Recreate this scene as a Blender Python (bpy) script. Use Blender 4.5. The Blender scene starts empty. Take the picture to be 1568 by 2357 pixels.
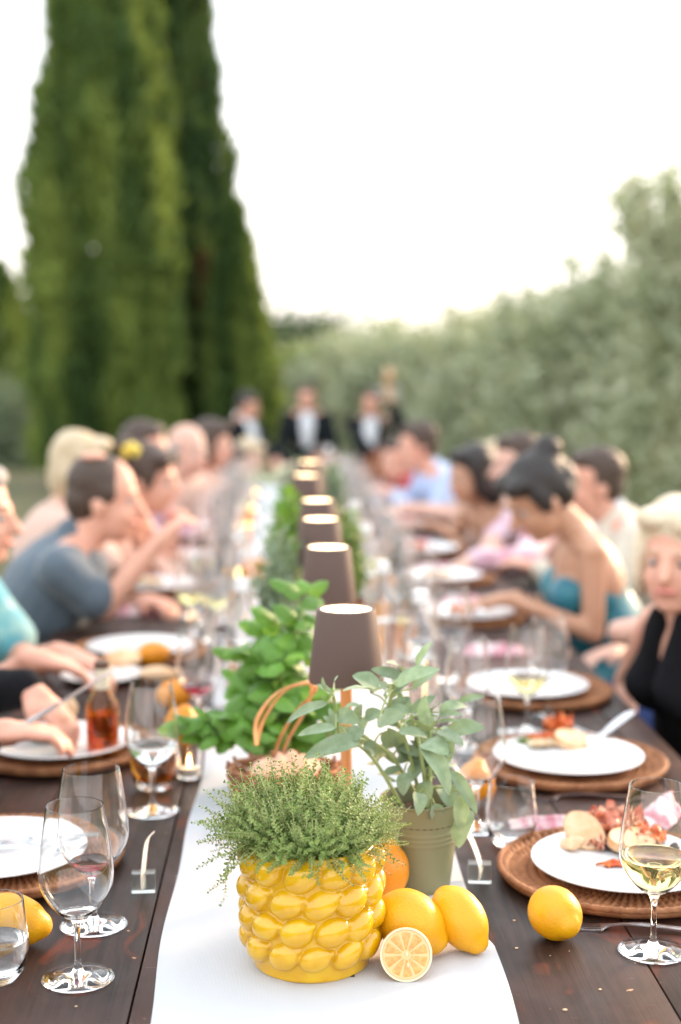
import bpy, bmesh, math, random
from mathutils import Vector, Matrix, noise
RNG = random.Random(11)
SC = bpy.context.scene
COL = SC.collection
PI = math.pi
V = Vector

# ------------------------------------------------------------------ camera
CAM_H = 1.50
YAW, PITCH, FPX = math.atan(124 / 3339), math.atan(356 / 3339), 3339.0
cam_data = bpy.data.cameras.new('camera')
cam = bpy.data.objects.new('camera', cam_data)
COL.objects.link(cam)
SC.camera = cam
cam.location = (0, 0, CAM_H)
fwd = V((math.sin(YAW) * math.cos(PITCH), math.cos(YAW) * math.cos(PITCH), -math.sin(PITCH)))
cam.rotation_euler = fwd.to_track_quat('-Z', 'Y').to_euler()
cam_data.sensor_fit = 'VERTICAL'
cam_data.sensor_height = 36.0
cam_data.lens = FPX / 2357 * 36.0
cam_data.clip_start = 0.05
cam_data.clip_end = 2000
cam_data.dof.use_dof = True
cam_data.dof.focus_distance = 1.80
cam_data.dof.aperture_fstop = 2.1
_q = fwd.to_track_quat('-Z', 'Y')

def ray(X, Y):
    """direction through a point of the photograph measured on a 1568 x 2357 grid"""
    return _q @ V(((X - 784) / FPX, -(Y - 1178.5) / FPX, -1.0))

def P(X, Y, D):
    r = ray(X, Y)
    return V((0, 0, CAM_H)) + r * (D / r.y)

def G(X, Y, z=0.75):
    r = ray(X, Y)
    return V((0, 0, CAM_H)) + r * ((z - CAM_H) / r.z)

# ------------------------------------------------------------------ light
SUN_EL, SUN_AZ = math.radians(16), math.radians(48)      # azimuth clockwise from +Y (table axis)
world = bpy.data.worlds.new('World')
SC.world = world
world.use_nodes = True
wn, wl = world.node_tree.nodes, world.node_tree.links
wn.clear()
sky = wn.new('ShaderNodeTexSky')
sky.sky_type = 'NISHITA'
sky.sun_disc = False
sky.sun_elevation = SUN_EL
sky.sun_rotation = SUN_AZ
sky.dust_density = 3.0
sky.air_density = 1.0
hz = wn.new('ShaderNodeMix'); hz.data_type = 'RGBA'; hz.inputs[0].default_value = 0.86
tc = wn.new('ShaderNodeTexCoord'); sx = wn.new('ShaderNodeSeparateXYZ')
rp = wn.new('ShaderNodeValToRGB')
rp.color_ramp.elements[0].position = 0.0; rp.color_ramp.elements[0].color = (1.0, 0.91, 0.84, 1)
rp.color_ramp.elements[1].position = 0.30; rp.color_ramp.elements[1].color = (0.90, 0.95, 1.0, 1)
e_ = rp.color_ramp.elements.new(0.10); e_.color = (1.0, 0.97, 0.94, 1)
hm = wn.new('ShaderNodeVectorMath'); hm.operation = 'SCALE'; hm.inputs[3].default_value = 7.2
bg = wn.new('ShaderNodeBackground'); bg.inputs['Strength'].default_value = 0.12
wo = wn.new('ShaderNodeOutputWorld')
wl.new(tc.outputs['Generated'], sx.inputs[0]); wl.new(sx.outputs['Z'], rp.inputs[0])
wl.new(rp.outputs[0], hm.inputs[0])
wl.new(sky.outputs[0], hz.inputs[6]); wl.new(hm.outputs[0], hz.inputs[7])
wl.new(hz.outputs[2], bg.inputs['Color']); wl.new(bg.outputs[0], wo.inputs[0])
sund = bpy.data.lights.new('sun', 'SUN')
sun = bpy.data.objects.new('sun', sund); COL.objects.link(sun)
sund.energy = 2.4
sund.angle = math.radians(11)
sund.color = (1.0, 0.70, 0.45)
sdir = V((math.sin(SUN_AZ) * math.cos(SUN_EL), math.cos(SUN_AZ) * math.cos(SUN_EL), math.sin(SUN_EL)))
sun.rotation_euler = sdir.to_track_quat('Z', 'Y').to_euler()
sun.location = (6, 4, 6)
SC.view_settings.view_transform = 'Standard'
SC.view_settings.look = 'None'
SC.view_settings.exposure = 1.62
SC.view_settings.gamma = 1.0
cy = SC.cycles
cy.use_denoising = True
cy.max_bounces = 14; cy.transmission_bounces = 14; cy.transparent_max_bounces = 16
cy.diffuse_bounces = 4; cy.glossy_bounces = 6
cy.sample_clamp_indirect = 6.0
cy.blur_glossy = 0.6

# ------------------------------------------------------------------ tagging
def tag(o, label=None, cat=None, group=None, kind=None):
    if label: o['label'] = label
    if cat: o['category'] = cat
    if group: o['group'] = group
    if kind: o['kind'] = kind
    return o

def empty(name, loc, label=None, cat=None, group=None, rz=0.0):
    o = bpy.data.objects.new(name, None); COL.objects.link(o)
    o.empty_display_size = 0.02
    o.location = loc; o.rotation_euler = (0, 0, rz)
    return tag(o, label, cat, group)

def mesh_obj(name, me, mat=None, parent=None, loc=None, rot=None, scale=None):
    if mat is not None and len(me.materials) == 0: me.materials.append(mat)
    o = bpy.data.objects.new(name, me); COL.objects.link(o)
    if parent is not None: o.parent = parent
    if loc is not None: o.location = loc
    if rot is not None: o.rotation_euler = rot
    if scale is not None: o.scale = (scale, scale, scale) if isinstance(scale, (int, float)) else scale
    return o

def copy_tree(o, loc=None, rz=None, scale=None, parent=None, label=None):
    c = o.copy(); COL.objects.link(c); c.parent = parent
    if loc is not None: c.location = loc
    if rz is not None: c.rotation_euler = (0, 0, rz)
    if scale is not None: c.scale = (scale,) * 3
    if label: c['label'] = label
    for ch in list(o.children): copy_tree(ch, parent=c)
    return c

# ------------------------------------------------------------------ mesh helpers
class MB:
    def __init__(s): s.v = []; s.f = []
    def add(s, vs, fs):
        b = len(s.v); s.v.extend([tuple(p) for p in vs]); s.f.extend([tuple(i + b for i in f) for f in fs]); return s
    def box(s, c, d, M=None, taper=1.0):
        x, y, z = d[0] / 2, d[1] / 2, d[2] / 2
        vs = [V((a * x * (taper if k > 0 else 1), b * y * (taper if k > 0 else 1), k * z)) for k in (-1, 1) for b in (-1, 1) for a in (-1, 1)]
        if M is not None: vs = [M @ p for p in vs]
        vs = [p + V(c) for p in vs]
        return s.add(vs, [(0, 2, 3, 1), (4, 5, 7, 6), (0, 1, 5, 4), (2, 6, 7, 3), (0, 4, 6, 2), (1, 3, 7, 5)])
    def lathe(s, prof, n=32, axis=None, origin=(0, 0, 0), closed=False, cap=True):
        vs = []; m = len(prof)
        for r, z in prof:
            for k in range(n):
                a = 2 * PI * k / n
                vs.append(V((r * math.cos(a), r * math.sin(a), z)))
        fs = []
        rng = range(m if closed else m - 1)
        for i in rng:
            j = (i + 1) % m
            for k in range(n):
                l = (k + 1) % n
                fs.append((i * n + k, i * n + l, j * n + l, j * n + k))
        if cap and not closed:
            fs.append(tuple(range(n))[::-1]); fs.append(tuple(range((m - 1) * n, m * n)))
        if axis is not None:
            q = V(axis).to_track_quat('Z', 'Y'); vs = [q @ p for p in vs]
        return s.add([p + V(origin) for p in vs], fs)
    def tube(s, pts, rad, n=8, cap=True):
        pts = [V(p) for p in pts]
        if isinstance(rad, (int, float)): rad = [rad] * len(pts)
        vs = []; up = None
        for i, p in enumerate(pts):
            d = (pts[min(i + 1, len(pts) - 1)] - pts[max(i - 1, 0)])
            if d.length < 1e-9: d = V((0, 0, 1))
            d.normalize()
            if up is None:
                up = d.orthogonal().normalized()
            else:
                up = (up - d * up.dot(d)); up = up.normalized() if up.length > 1e-6 else d.orthogonal().normalized()
            w = d.cross(up)
            for k in range(n):
                a = 2 * PI * k / n
                vs.append(p + (up * math.cos(a) + w * math.sin(a)) * rad[i])
        fs = [(i * n + k, i * n + (k + 1) % n, (i + 1) * n + (k + 1) % n, (i + 1) * n + k) for i in range(len(pts) - 1) for k in range(n)]
        if cap:
            fs.append(tuple(range(n))[::-1]); fs.append(tuple(range((len(pts) - 1) * n, len(pts) * n)))
        return s.add(vs, fs)
    def strip(s, pts, widths, side, thick):
        """flat band along pts, 'side' the width direction, with thickness"""
        pts = [V(p) for p in pts]; vs = []
        for i, p in enumerate(pts):
            d = (pts[min(i + 1, len(pts) - 1)] - pts[max(i - 1, 0)]).normalized()
            sd = V(side[i]) if isinstance(side, list) else V(side)
            sd = (sd - d * sd.dot(d)).normalized()
            nn = d.cross(sd) * thick / 2
            w = sd * widths[i] / 2
            vs += [p - w - nn, p + w - nn, p + w + nn, p - w + nn]
        fs = []
        for i in range(len(pts) - 1):
            for k in range(4):
                fs.append((i * 4 + k, i * 4 + (k + 1) % 4, i * 4 + 4 + (k + 1) % 4, i * 4 + 4 + k))
        fs.append((3, 2, 1, 0)); b = (len(pts) - 1) * 4; fs.append((b, b + 1, b + 2, b + 3))
        return s.add(vs, fs)
    def ell(s, c, r, n=16, m=10, M=None):
        vs = [V((0, 0, r[2]))]
        for i in range(1, m):
            t = PI * i / m
            for k in range(n):
                a = 2 * PI * k / n
                vs.append(V((r[0] * math.sin(t) * math.cos(a), r[1] * math.sin(t) * math.sin(a), r[2] * math.cos(t))))
        vs.append(V((0, 0, -r[2])))
        fs = [(0, 1 + k, 1 + (k + 1) % n) for k in range(n)]
        for i in range(m - 2):
            for k in range(n):
                fs.append((1 + i * n + k, 1 + (i + 1) * n + k, 1 + (i + 1) * n + (k + 1) % n, 1 + i * n + (k + 1) % n))
        e = len(vs) - 1; b = 1 + (m - 2) * n
        fs += [(e, b + (k + 1) % n, b + k) for k in range(n)]
        if M is not None: vs = [M @ p for p in vs]
        return s.add([p + V(c) for p in vs], fs)
    def cap(s, a, b, ra, rb, n=12):
        """capsule with tapered radius"""
        a, b = V(a), V(b); d = b - a; L = d.length
        if L < 1e-6: return s.ell(a, (ra,) * 3)
        prof = []
        for i in range(5):
            t = PI / 2 * i / 4
            prof.append((max(ra * math.sin(t), 1e-4), -ra * math.cos(t)))
        for i in range(5):
            t = PI / 2 * i / 4
            prof.append((max(rb * math.cos(t), 1e-4), L + rb * math.sin(t)))
        return s.lathe(prof, n, axis=d, origin=a)
    def mesh(s, name, smooth=True, sharp=None):
        me = bpy.data.meshes.new(name)
        me.from_pydata(s.v, [], s.f)
        me.validate(clean_customdata=False)
        if smooth:
            me.polygons.foreach_set('use_smooth', [True] * len(me.polygons))
            if sharp: me.set_sharp_from_angle(angle=math.radians(sharp))
        me.update()
        return me
    def build(s, name, mat, parent=None, loc=None, rot=None, scale=None, smooth=True, sharp=40):
        return mesh_obj(name, s.mesh(name, smooth, sharp), mat, parent, loc, rot, scale)

def bevel_box(d, w=0.003, seg=2):
    bm = bmesh.new(); bmesh.ops.create_cube(bm, size=1.0)
    for v in bm.verts: v.co = V((v.co.x * d[0], v.co.y * d[1], v.co.z * d[2]))
    bmesh.ops.bevel(bm, geom=bm.edges[:], offset=w, segments=seg, affect='EDGES', profile=0.6)
    me = bpy.data.meshes.new('box'); bm.to_mesh(me); bm.free()
    me.polygons.foreach_set('use_smooth', [True] * len(me.polygons)); me.set_sharp_from_angle(angle=math.radians(35))
    return me

# ------------------------------------------------------------------ materials
def new_mat(name):
    m = bpy.data.materials.new(name); m.use_nodes = True
    nt = m.node_tree; b = nt.nodes['Principled BSDF']
    return m, nt, b

def setc(sock, c):
    sock.default_value = (c[0], c[1], c[2], 1)

def mat(name, c, rough=0.6, metal=0.0, c2=None, nscale=20.0, bump=0.0, bscale=80.0, spec=0.5, sub=0.0, coat=0.0, dist=0.002,
        stretch=None, sheen=0.0, detail=4.0, lo=0.35, hi=0.65, translucent=0.0, tcol=None, rnd=0.0, subrad=(0.02, 0.008, 0.004)):
    m, nt, b = new_mat(name); N, L = nt.nodes, nt.links
    setc(b.inputs['Base Color'], c)
    b.inputs['Roughness'].default_value = rough
    b.inputs['Metallic'].default_value = metal
    b.inputs['Specular IOR Level'].default_value = spec
    b.inputs['Coat Weight'].default_value = coat
    b.inputs['Coat Roughness'].default_value = 0.05
    b.inputs['Sheen Weight'].default_value = sheen
    if sub:
        b.inputs['Subsurface Weight'].default_value = sub
        b.inputs['Subsurface Radius'].default_value = subrad
        b.inputs['Subsurface Scale'].default_value = 1.0
    tcn = N.new('ShaderNodeTexCoord'); mp = N.new('ShaderNodeMapping')
    L.new(tcn.outputs['Object'], mp.inputs[0])
    if stretch: mp.inputs['Scale'].default_value = stretch
    colsock = None
    if c2 is not None:
        nz = N.new('ShaderNodeTexNoise'); nz.inputs['Scale'].default_value = nscale; nz.inputs['Detail'].default_value = detail
        L.new(mp.outputs[0], nz.inputs['Vector'])
        cr = N.new('ShaderNodeValToRGB')
        cr.color_ramp.elements[0].position = lo; cr.color_ramp.elements[1].position = hi
        cr.color_ramp.elements[0].color = (*c, 1); cr.color_ramp.elements[1].color = (*c2, 1)
        L.new(nz.outputs[0], cr.inputs[0]); colsock = cr.outputs[0]
    if rnd:
        oi = N.new('ShaderNodeObjectInfo'); hs = N.new('ShaderNodeHueSaturation')
        mr = N.new('ShaderNodeMapRange'); mr.inputs[3].default_value = 1 - rnd; mr.inputs[4].default_value = 1 + rnd
        L.new(oi.outputs['Random'], mr.inputs[0]); L.new(mr.outputs[0], hs.inputs['Value'])
        if colsock: L.new(colsock, hs.inputs['Color'])
        else: setc(hs.inputs['Color'], c)
        colsock = hs.outputs[0]
    if colsock: L.new(colsock, b.inputs['Base Color'])
    if bump:
        n2 = N.new('ShaderNodeTexNoise'); n2.inputs['Scale'].default_value = bscale; n2.inputs['Detail'].default_value = 5
        L.new(mp.outputs[0], n2.inputs['Vector'])
        bp = N.new('ShaderNodeBump'); bp.inputs['Strength'].default_value = bump; bp.inputs['Distance'].default_value = dist
        L.new(n2.outputs[0], bp.inputs['Height']); L.new(bp.outputs[0], b.inputs['Normal'])
    if translucent:
        tr = N.new('ShaderNodeBsdfTranslucent')
        if colsock: 
            L.new(colsock, tr.inputs['Color'])
        setc(tr.inputs['Color'], tcol or c)
        if tcol and colsock:
            mx0 = N.new('ShaderNodeMix'); mx0.data_type = 'RGBA'; mx0.inputs[0].default_value = 0.5
            L.new(colsock, mx0.inputs[6]); setc(mx0.inputs[7], tcol); L.new(mx0.outputs[2], tr.inputs['Color'])
        mx = N.new('ShaderNodeMixShader'); mx.inputs[0].default_value = translucent
        out = N['Material Output']
        L.new(b.outputs[0], mx.inputs[1]); L.new(tr.outputs[0], mx.inputs[2]); L.new(mx.outputs[0], out.inputs[0])
    return m

def glass(name, c=(1, 1, 1), rough=0.0, ior=1.45):
    m, nt, b = new_mat(name)
    setc(b.inputs['Base Color'], c); b.inputs['Roughness'].default_value = rough
    b.inputs['Transmission Weight'].default_value = 1.0; b.inputs['IOR'].default_value = ior
    return m

def emit(name, c, s):
    m, nt, b = new_mat(name)
    setc(b.inputs['Base Color'], (0.8, 0.7, 0.5)); setc(b.inputs['Emission Color'], c); b.inputs['Emission Strength'].default_value = s
    return m

def wood_mat():
    m, nt, b = new_mat('stained_wood'); N, L = nt.nodes, nt.links
    tcn = N.new('ShaderNodeTexCoord'); oi = N.new('ShaderNodeObjectInfo')
    add = N.new('ShaderNodeVectorMath'); add.operation = 'ADD'
    sc = N.new('ShaderNodeVectorMath'); sc.operation = 'SCALE'; sc.inputs[3].default_value = 37.0
    cb = N.new('ShaderNodeCombineXYZ'); L.new(oi.outputs['Random'], cb.inputs[0]); L.new(oi.outputs['Random'], cb.inputs[1])
    L.new(cb.outputs[0], sc.inputs[0]); L.new(tcn.outputs['Object'], add.inputs[0]); L.new(sc.outputs[0], add.inputs[1])
    def nz(scale, st, det=6, dist=0.0):
        mp = N.new('ShaderNodeMapping'); mp.inputs['Scale'].default_value = st; L.new(add.outputs[0], mp.inputs[0])
        n = N.new('ShaderNodeTexNoise'); n.inputs['Scale'].default_value = scale; n.inputs['Detail'].default_value = det
        n.inputs['Distortion'].default_value = dist; L.new(mp.outputs[0], n.inputs['Vector']); return n.outputs[0]
    def ramp(src, a, bb, ca=(0, 0, 0, 1), cb_=(1, 1, 1, 1)):
        r = N.new('ShaderNodeValToRGB'); r.color_ramp.elements[0].position = a; r.color_ramp.elements[1].position = bb
        r.color_ramp.elements[0].color = ca; r.color_ramp.elements[1].color = cb_; L.new(src, r.inputs[0]); return r.outputs[0]
    def mix(f, a, c, mode='MIX'):
        x = N.new('ShaderNodeMix'); x.data_type = 'RGBA'; x.blend_type = mode
        if isinstance(f, float): x.inputs[0].default_value = f
        else: L.new(f, x.inputs[0])
        for s, val in ((6, a), (7, c)):
            if isinstance(val, tuple): setc(x.inputs[s], val)
            else: L.new(val, x.inputs[s])
        return x.outputs[2]
    grain = nz(9, (14, 0.55, 2), 8, 0.6)
    fine = nz(70, (6, 0.12, 1), 4)
    patch = nz(2.3, (1.0, 0.8, 1), 5, 0.4)
    wear = nz(11, (1.5, 0.7, 1), 7, 0.8)
    scr = nz(26, (1.0, 9.0, 1), 3, 0.2)
    col = ramp(grain, 0.32, 0.72, (0.015, 0.009, 0.007, 1), (0.042, 0.022, 0.016, 1))
    col = mix(ramp(patch, 0.44, 0.62), col, (0.060, 0.026, 0.018))
    col = mix(ramp(wear, 0.60, 0.70), col, (0.12, 0.030, 0.014))
    flecks = ramp(nz(60, (1, 1, 1), 2), 0.745, 0.77)
    col = mix(flecks, col, (0.42, 0.24, 0.15))
    sc2 = ramp(scr, 0.70, 0.73)
    fm = N.new('ShaderNodeMath'); fm.operation = 'MULTIPLY'; L.new(sc2, fm.inputs[0]); L.new(ramp(patch, 0.45, 0.6), fm.inputs[1])
    col = mix(fm.outputs[0], col, (0.17, 0.10, 0.08))
    L.new(col, b.inputs['Base Color'])
    L.new(ramp(wear, 0.3, 0.8, (0.38,) * 3 + (1,), (0.62,) * 3 + (1,)), b.inputs['Roughness'])
    b.inputs['Specular IOR Level'].default_value = 0.20
    bp = N.new('ShaderNodeBump'); bp.inputs['Strength'].default_value = 0.22; bp.inputs['Distance'].default_value = 0.0012
    ad = N.new('ShaderNodeMath'); ad.operation = 'ADD'; L.new(fine, ad.inputs[0]); L.new(grain, ad.inputs[1])
    L.new(ad.outputs[0], bp.inputs['Height']); L.new(bp.outputs[0], b.inputs['Normal'])
    return m

def linen_mat():
    m, nt, b = new_mat('white_linen'); N, L = nt.nodes, nt.links
    setc(b.inputs['Base Color'], (0.54, 0.55, 0.575)); b.inputs['Roughness'].default_value = 0.85
    b.inputs['Sheen Weight'].default_value = 0.1
    tcn = N.new('ShaderNodeTexCoord')
    w1 = N.new('ShaderNodeTexWave'); w1.inputs['Scale'].default_value = 190; w1.inputs['Distortion'].default_value = 1.5; w1.bands_direction = 'X'
    w2 = N.new('ShaderNodeTexWave'); w2.inputs['Scale'].default_value = 190; w2.inputs['Distortion'].default_value = 1.5; w2.bands_direction = 'Y'
    nz = N.new('ShaderNodeTexNoise'); nz.inputs['Scale'].default_value = 9; nz.inputs['Detail'].default_value = 5
    for n in (w1, w2, nz): L.new(tcn.outputs['Object'], n.inputs['Vector'])
    a = N.new('ShaderNodeMath'); a.operation = 'ADD'; L.new(w1.outputs['Fac'], a.inputs[0]); L.new(w2.outputs['Fac'], a.inputs[1])
    c = N.new('ShaderNodeMath'); c.operation = 'MULTIPLY_ADD'; L.new(nz.outputs[0], c.inputs[0]); c.inputs[1].default_value = 14.0; L.new(a.outputs[0], c.inputs[2])
    bp = N.new('ShaderNodeBump'); bp.inputs['Strength'].default_value = 0.35; bp.inputs['Distance'].default_value = 0.0006
    L.new(c.outputs[0], bp.inputs['Height']); L.new(bp.outputs[0], b.inputs['Normal'])
    return m

def peel_mat(name, c, c2, rough=0.42, bump=0.4):
    m, nt, b = new_mat(name); N, L = nt.nodes, nt.links
    tcn = N.new('ShaderNodeTexCoord')
    nz = N.new('ShaderNodeTexNoise'); nz.inputs['Scale'].default_value = 14; nz.inputs['Detail'].default_value = 3
    cr = N.new('ShaderNodeValToRGB'); cr.color_ramp.elements[0].position = 0.35; cr.color_ramp.elements[1].position = 0.7
    cr.color_ramp.elements[0].color = (*c, 1); cr.color_ramp.elements[1].color = (*c2, 1)
    L.new(tcn.outputs['Object'], nz.inputs['Vector']); L.new(nz.outputs[0], cr.inputs[0]); L.new(cr.outputs[0], b.inputs['Base Color'])
    b.inputs['Roughness'].default_value = rough
    b.inputs['Subsurface Weight'].default_value = 0.18; b.inputs['Subsurface Radius'].default_value = (0.006, 0.003, 0.001); b.inputs['Subsurface Scale'].default_value = 1.0
    vo = N.new('ShaderNodeTexVoronoi'); vo.inputs['Scale'].default_value = 420
    L.new(tcn.outputs['Object'], vo.inputs['Vector'])
    n3 = N.new('ShaderNodeTexNoise'); n3.inputs['Scale'].default_value = 55; L.new(tcn.outputs['Object'], n3.inputs['Vector'])
    ma = N.new('ShaderNodeMath'); ma.operation = 'MULTIPLY_ADD'; L.new(n3.outputs[0], ma.inputs[0]); ma.inputs[1].default_value = 2.5; L.new(vo.outputs['Distance'], ma.inputs[2])
    bp = N.new('ShaderNodeBump'); bp.inputs['Strength'].default_value = bump; bp.inputs['Distance'].default_value = 0.0007
    L.new(ma.outputs[0], bp.inputs['Height']); L.new(bp.outputs[0], b.inputs['Normal'])
    return m

M = {}
M['wood'] = wood_mat()
M['linen'] = linen_mat()
M['lemon'] = peel_mat('lemon_peel', (0.72, 0.33, 0.002), (0.78, 0.40, 0.003))
M['orange_lemon'] = peel_mat('ripe_lemon_peel', (0.66, 0.22, 0.004), (0.74, 0.30, 0.006))
M['glaze'] = mat('yellow_glaze', (0.62, 0.33, 0.002), 0.09, c2=(0.70, 0.42, 0.006), nscale=45, lo=0.4, hi=0.7, coat=0.6, sub=0.1, subrad=(0.004, 0.002, 0.001), bump=0.30, bscale=130, dist=0.0012)
M['glass'] = glass('clear_glass')
M['amber_glass'] = glass('amber_glass', (0.82, 0.42, 0.10))
M['water'] = glass('water', (0.98, 1, 1), 0, 1.33)
M['white_wine'] = glass('white_wine', (0.93, 0.84, 0.42), 0, 1.34)
M['red_wine'] = glass('red_wine', (0.32, 0.012, 0.03), 0, 1.34)
M['beer'] = glass('beer', (0.80, 0.36, 0.05), 0.05, 1.34)
M['foam'] = mat('beer_foam', (0.75, 0.70, 0.60), 0.9, bump=0.5, bscale=300)
M['porcelain'] = mat('white_porcelain', (0.78, 0.78, 0.78), 0.15, coat=0.3)
M['steel'] = mat('steel', (0.62, 0.62, 0.64), 0.22, metal=1.0, bump=0.05, bscale=60)
M['sagepot'] = mat('olive_enamel', (0.20, 0.20, 0.11), 0.42, bump=0.12, bscale=700, dist=0.0004, c2=(0.22, 0.22, 0.12), nscale=12)
M['soil'] = mat('potting_soil', (0.022, 0.014, 0.009), 0.95, c2=(0.06, 0.04, 0.025), nscale=120, bump=1.0, bscale=140, dist=0.004)
M['sage'] = mat('sage_leaf', (0.19, 0.265, 0.145), 0.72, c2=(0.28, 0.36, 0.23), nscale=60, bump=0.7, bscale=420, dist=0.0009, translucent=0.22, tcol=(0.22, 0.34, 0.05), sheen=0.35, rnd=0.22)
M['sagestem'] = mat('sage_stem', (0.26, 0.32, 0.12), 0.6, sub=0.0)
M['basil'] = mat('basil_leaf', (0.09, 0.23, 0.025), 0.42, c2=(0.16, 0.33, 0.045), nscale=25, bump=0.3, bscale=90, translucent=0.30, tcol=(0.30, 0.50, 0.03), rnd=0.30)
M['thyme'] = mat('thyme_leaf', (0.15, 0.25, 0.06), 0.5, c2=(0.32, 0.41, 0.12), nscale=70, translucent=0.22, tcol=(0.22, 0.32, 0.05), rnd=0.30)
M['thymestem'] = mat('thyme_stem', (0.42, 0.43, 0.18), 0.6, c2=(0.50, 0.42, 0.24), nscale=30)
M['shade'] = mat('brown_textured_paint', (0.105, 0.062, 0.050), 0.62, bump=0.35, bscale=900, dist=0.0006)
M['glow'] = emit('lamp_glow', (1.0, 0.66, 0.34), 3.2)
M['bulb'] = emit('lamp_bulb', (1.0, 0.50, 0.16), 60.0)
M['lit_stem'] = mat('lamplit_stem', (0.75, 0.36, 0.16), 0.35, metal=0.6)  # the bulb's warm light on the lamp stem is put into this orange colour
M['flame'] = emit('candle_flame', (1.0, 0.50, 0.16), 12.0)
M['block'] = glass('block_glass', (0.80, 0.86, 0.84), 0.28)
M['rattan'] = mat('rattan', (0.22, 0.085, 0.035), 0.7, c2=(0.38, 0.17, 0.075), nscale=30, bump=0.5, bscale=260, spec=.3)
M['rattan_light'] = mat('light_rattan', (0.55, 0.22, 0.07), 0.5, c2=(0.70, 0.34, 0.13), nscale=30, bump=0.3)
M['card'] = mat('card', (0.80, 0.76, 0.68), 0.7)
M['napkin'] = mat('pink_napkin', (0.72, 0.60, 0.60), 0.9, c2=(0.55, 0.22, 0.27), nscale=16, lo=0.42, hi=0.60, stretch=(3, 0.6, 1), bump=0.3)
M['bread'] = mat('bread_crust', (0.62, 0.30, 0.12), 0.8, c2=(0.80, 0.58, 0.36), nscale=22, bump=0.8, bscale=90, dist=0.003)
M['crumb'] = mat('bread_crumb', (0.74, 0.55, 0.36), 0.9, c2=(0.66, 0.40, 0.22), nscale=40, bump=0.8, bscale=150, dist=0.002)
M['ham'] = mat('cured_ham', (0.52, 0.12, 0.06), 0.35, c2=(0.70, 0.36, 0.24), nscale=30, bump=0.4)
M['tomato'] = mat('tomato_sauce', (0.62, 0.09, 0.02), 0.25, c2=(0.75, 0.22, 0.04), nscale=60, bump=0.5)
M['salad'] = mat('salad', (0.14, 0.30, 0.04), 0.45, c2=(0.45, 0.50, 0.16), nscale=50, translucent=0.2)
M['olive_f'] = mat('black_olive', (0.03, 0.02, 0.03), 0.2)
M['cheese'] = mat('soft_cheese', (0.75, 0.66, 0.46), 0.5, c2=(0.70, 0.42, 0.20), nscale=30)
M['foil'] = mat('cream_foil', (0.62, 0.55, 0.42), 0.5)
M['cork'] = mat('bottle_cap', (0.10, 0.05, 0.03), 0.5)
M['basket'] = mat('wicker', (0.16, 0.07, 0.03), 0.6, c2=(0.30, 0.13, 0.05), nscale=50, bump=0.6)
M['paper'] = mat('pink_tissue', (0.78, 0.52, 0.38), 0.8, translucent=0.3)
M['terracotta'] = mat('terracotta', (0.30, 0.12, 0.06), 0.8, bump=0.3)
import numpy as np
NPR = np.random.default_rng(5)

def np_mesh(name, verts, k):
    """mesh of separate k-gons from an (n*k, 3) array"""
    n = len(verts) // k
    me = bpy.data.meshes.new(name)
    me.vertices.add(n * k); me.vertices.foreach_set('co', verts.astype(np.float32).ravel())
    me.loops.add(n * k); me.loops.foreach_set('vertex_index', np.arange(n * k, dtype=np.int32))
    me.polygons.add(n)
    me.polygons.foreach_set('loop_start', np.arange(0, n * k, k, dtype=np.int32))
    me.update(calc_edges=True)
    return me

def unit(a): return a / np.maximum(np.linalg.norm(a, axis=-1, keepdims=True), 1e-9)

def leaves(c, d, L, W):
    """diamond leaves: base c, direction d, length L, width W (arrays)"""
    n = len(c)
    s = unit(np.cross(d, NPR.normal(size=(n, 3))))
    L = L[:, None]; W = W[:, None]
    q = np.stack([c, c + d * L * 0.45 + s * W, c + d * L, c + d * L * 0.45 - s * W], 1)
    return q.reshape(-1, 3)

# ------------------------------------------------------------------ ground, hills, trees
def gz(y):
    t = min(max((y - 9.3) / 2.2, 0), 1); t = t * t * (3 - 2 * t)
    return -0.45 * t

M['ground'] = mat('dry_grass', (0.055, 0.080, 0.022), 0.95, c2=(0.16, 0.13, 0.065), nscale=1.3, bump=0.8, bscale=30, dist=0.03, detail=8)
M['bark'] = mat('bark', (0.09, 0.065, 0.045), 0.9, c2=(0.16, 0.12, 0.09), nscale=12, bump=0.8, bscale=30, dist=0.02)
M['cypress'] = mat('cypress_foliage', (0.065, 0.120, 0.038), 0.8, c2=(0.250, 0.315, 0.075), nscale=1.5, stretch=(1.3, 1.3, 0.22), lo=0.42, hi=0.66, translucent=0.28, tcol=(0.25, 0.32, 0.03), spec=0.2)
M['olive'] = mat('olive_foliage', (0.32, 0.37, 0.23), 0.5, c2=(0.52, 0.54, 0.38), nscale=2.2, lo=0.38, hi=0.62, translucent=0.30, tcol=(0.30, 0.34, 0.10), spec=0.25)
M['hedge'] = mat('far_woods', (0.16, 0.21, 0.12), 0.9, c2=(0.22, 0.26, 0.16), nscale=0.4, translucent=0.15, spec=0.1)
M['limebush'] = mat('lime_bush_foliage', (0.22, 0.30, 0.04), 0.8, c2=(0.30, 0.36, 0.06), nscale=2, translucent=0.3, spec=0.2)
M['darktree'] = mat('dark_round_foliage', (0.05, 0.09, 0.035), 0.8, c2=(0.09, 0.14, 0.05), nscale=1.5)
M['hill'] = mat('wooded_hill', (0.10, 0.13, 0.07), 0.95, c2=(0.16, 0.18, 0.11), nscale=0.06)

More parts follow.
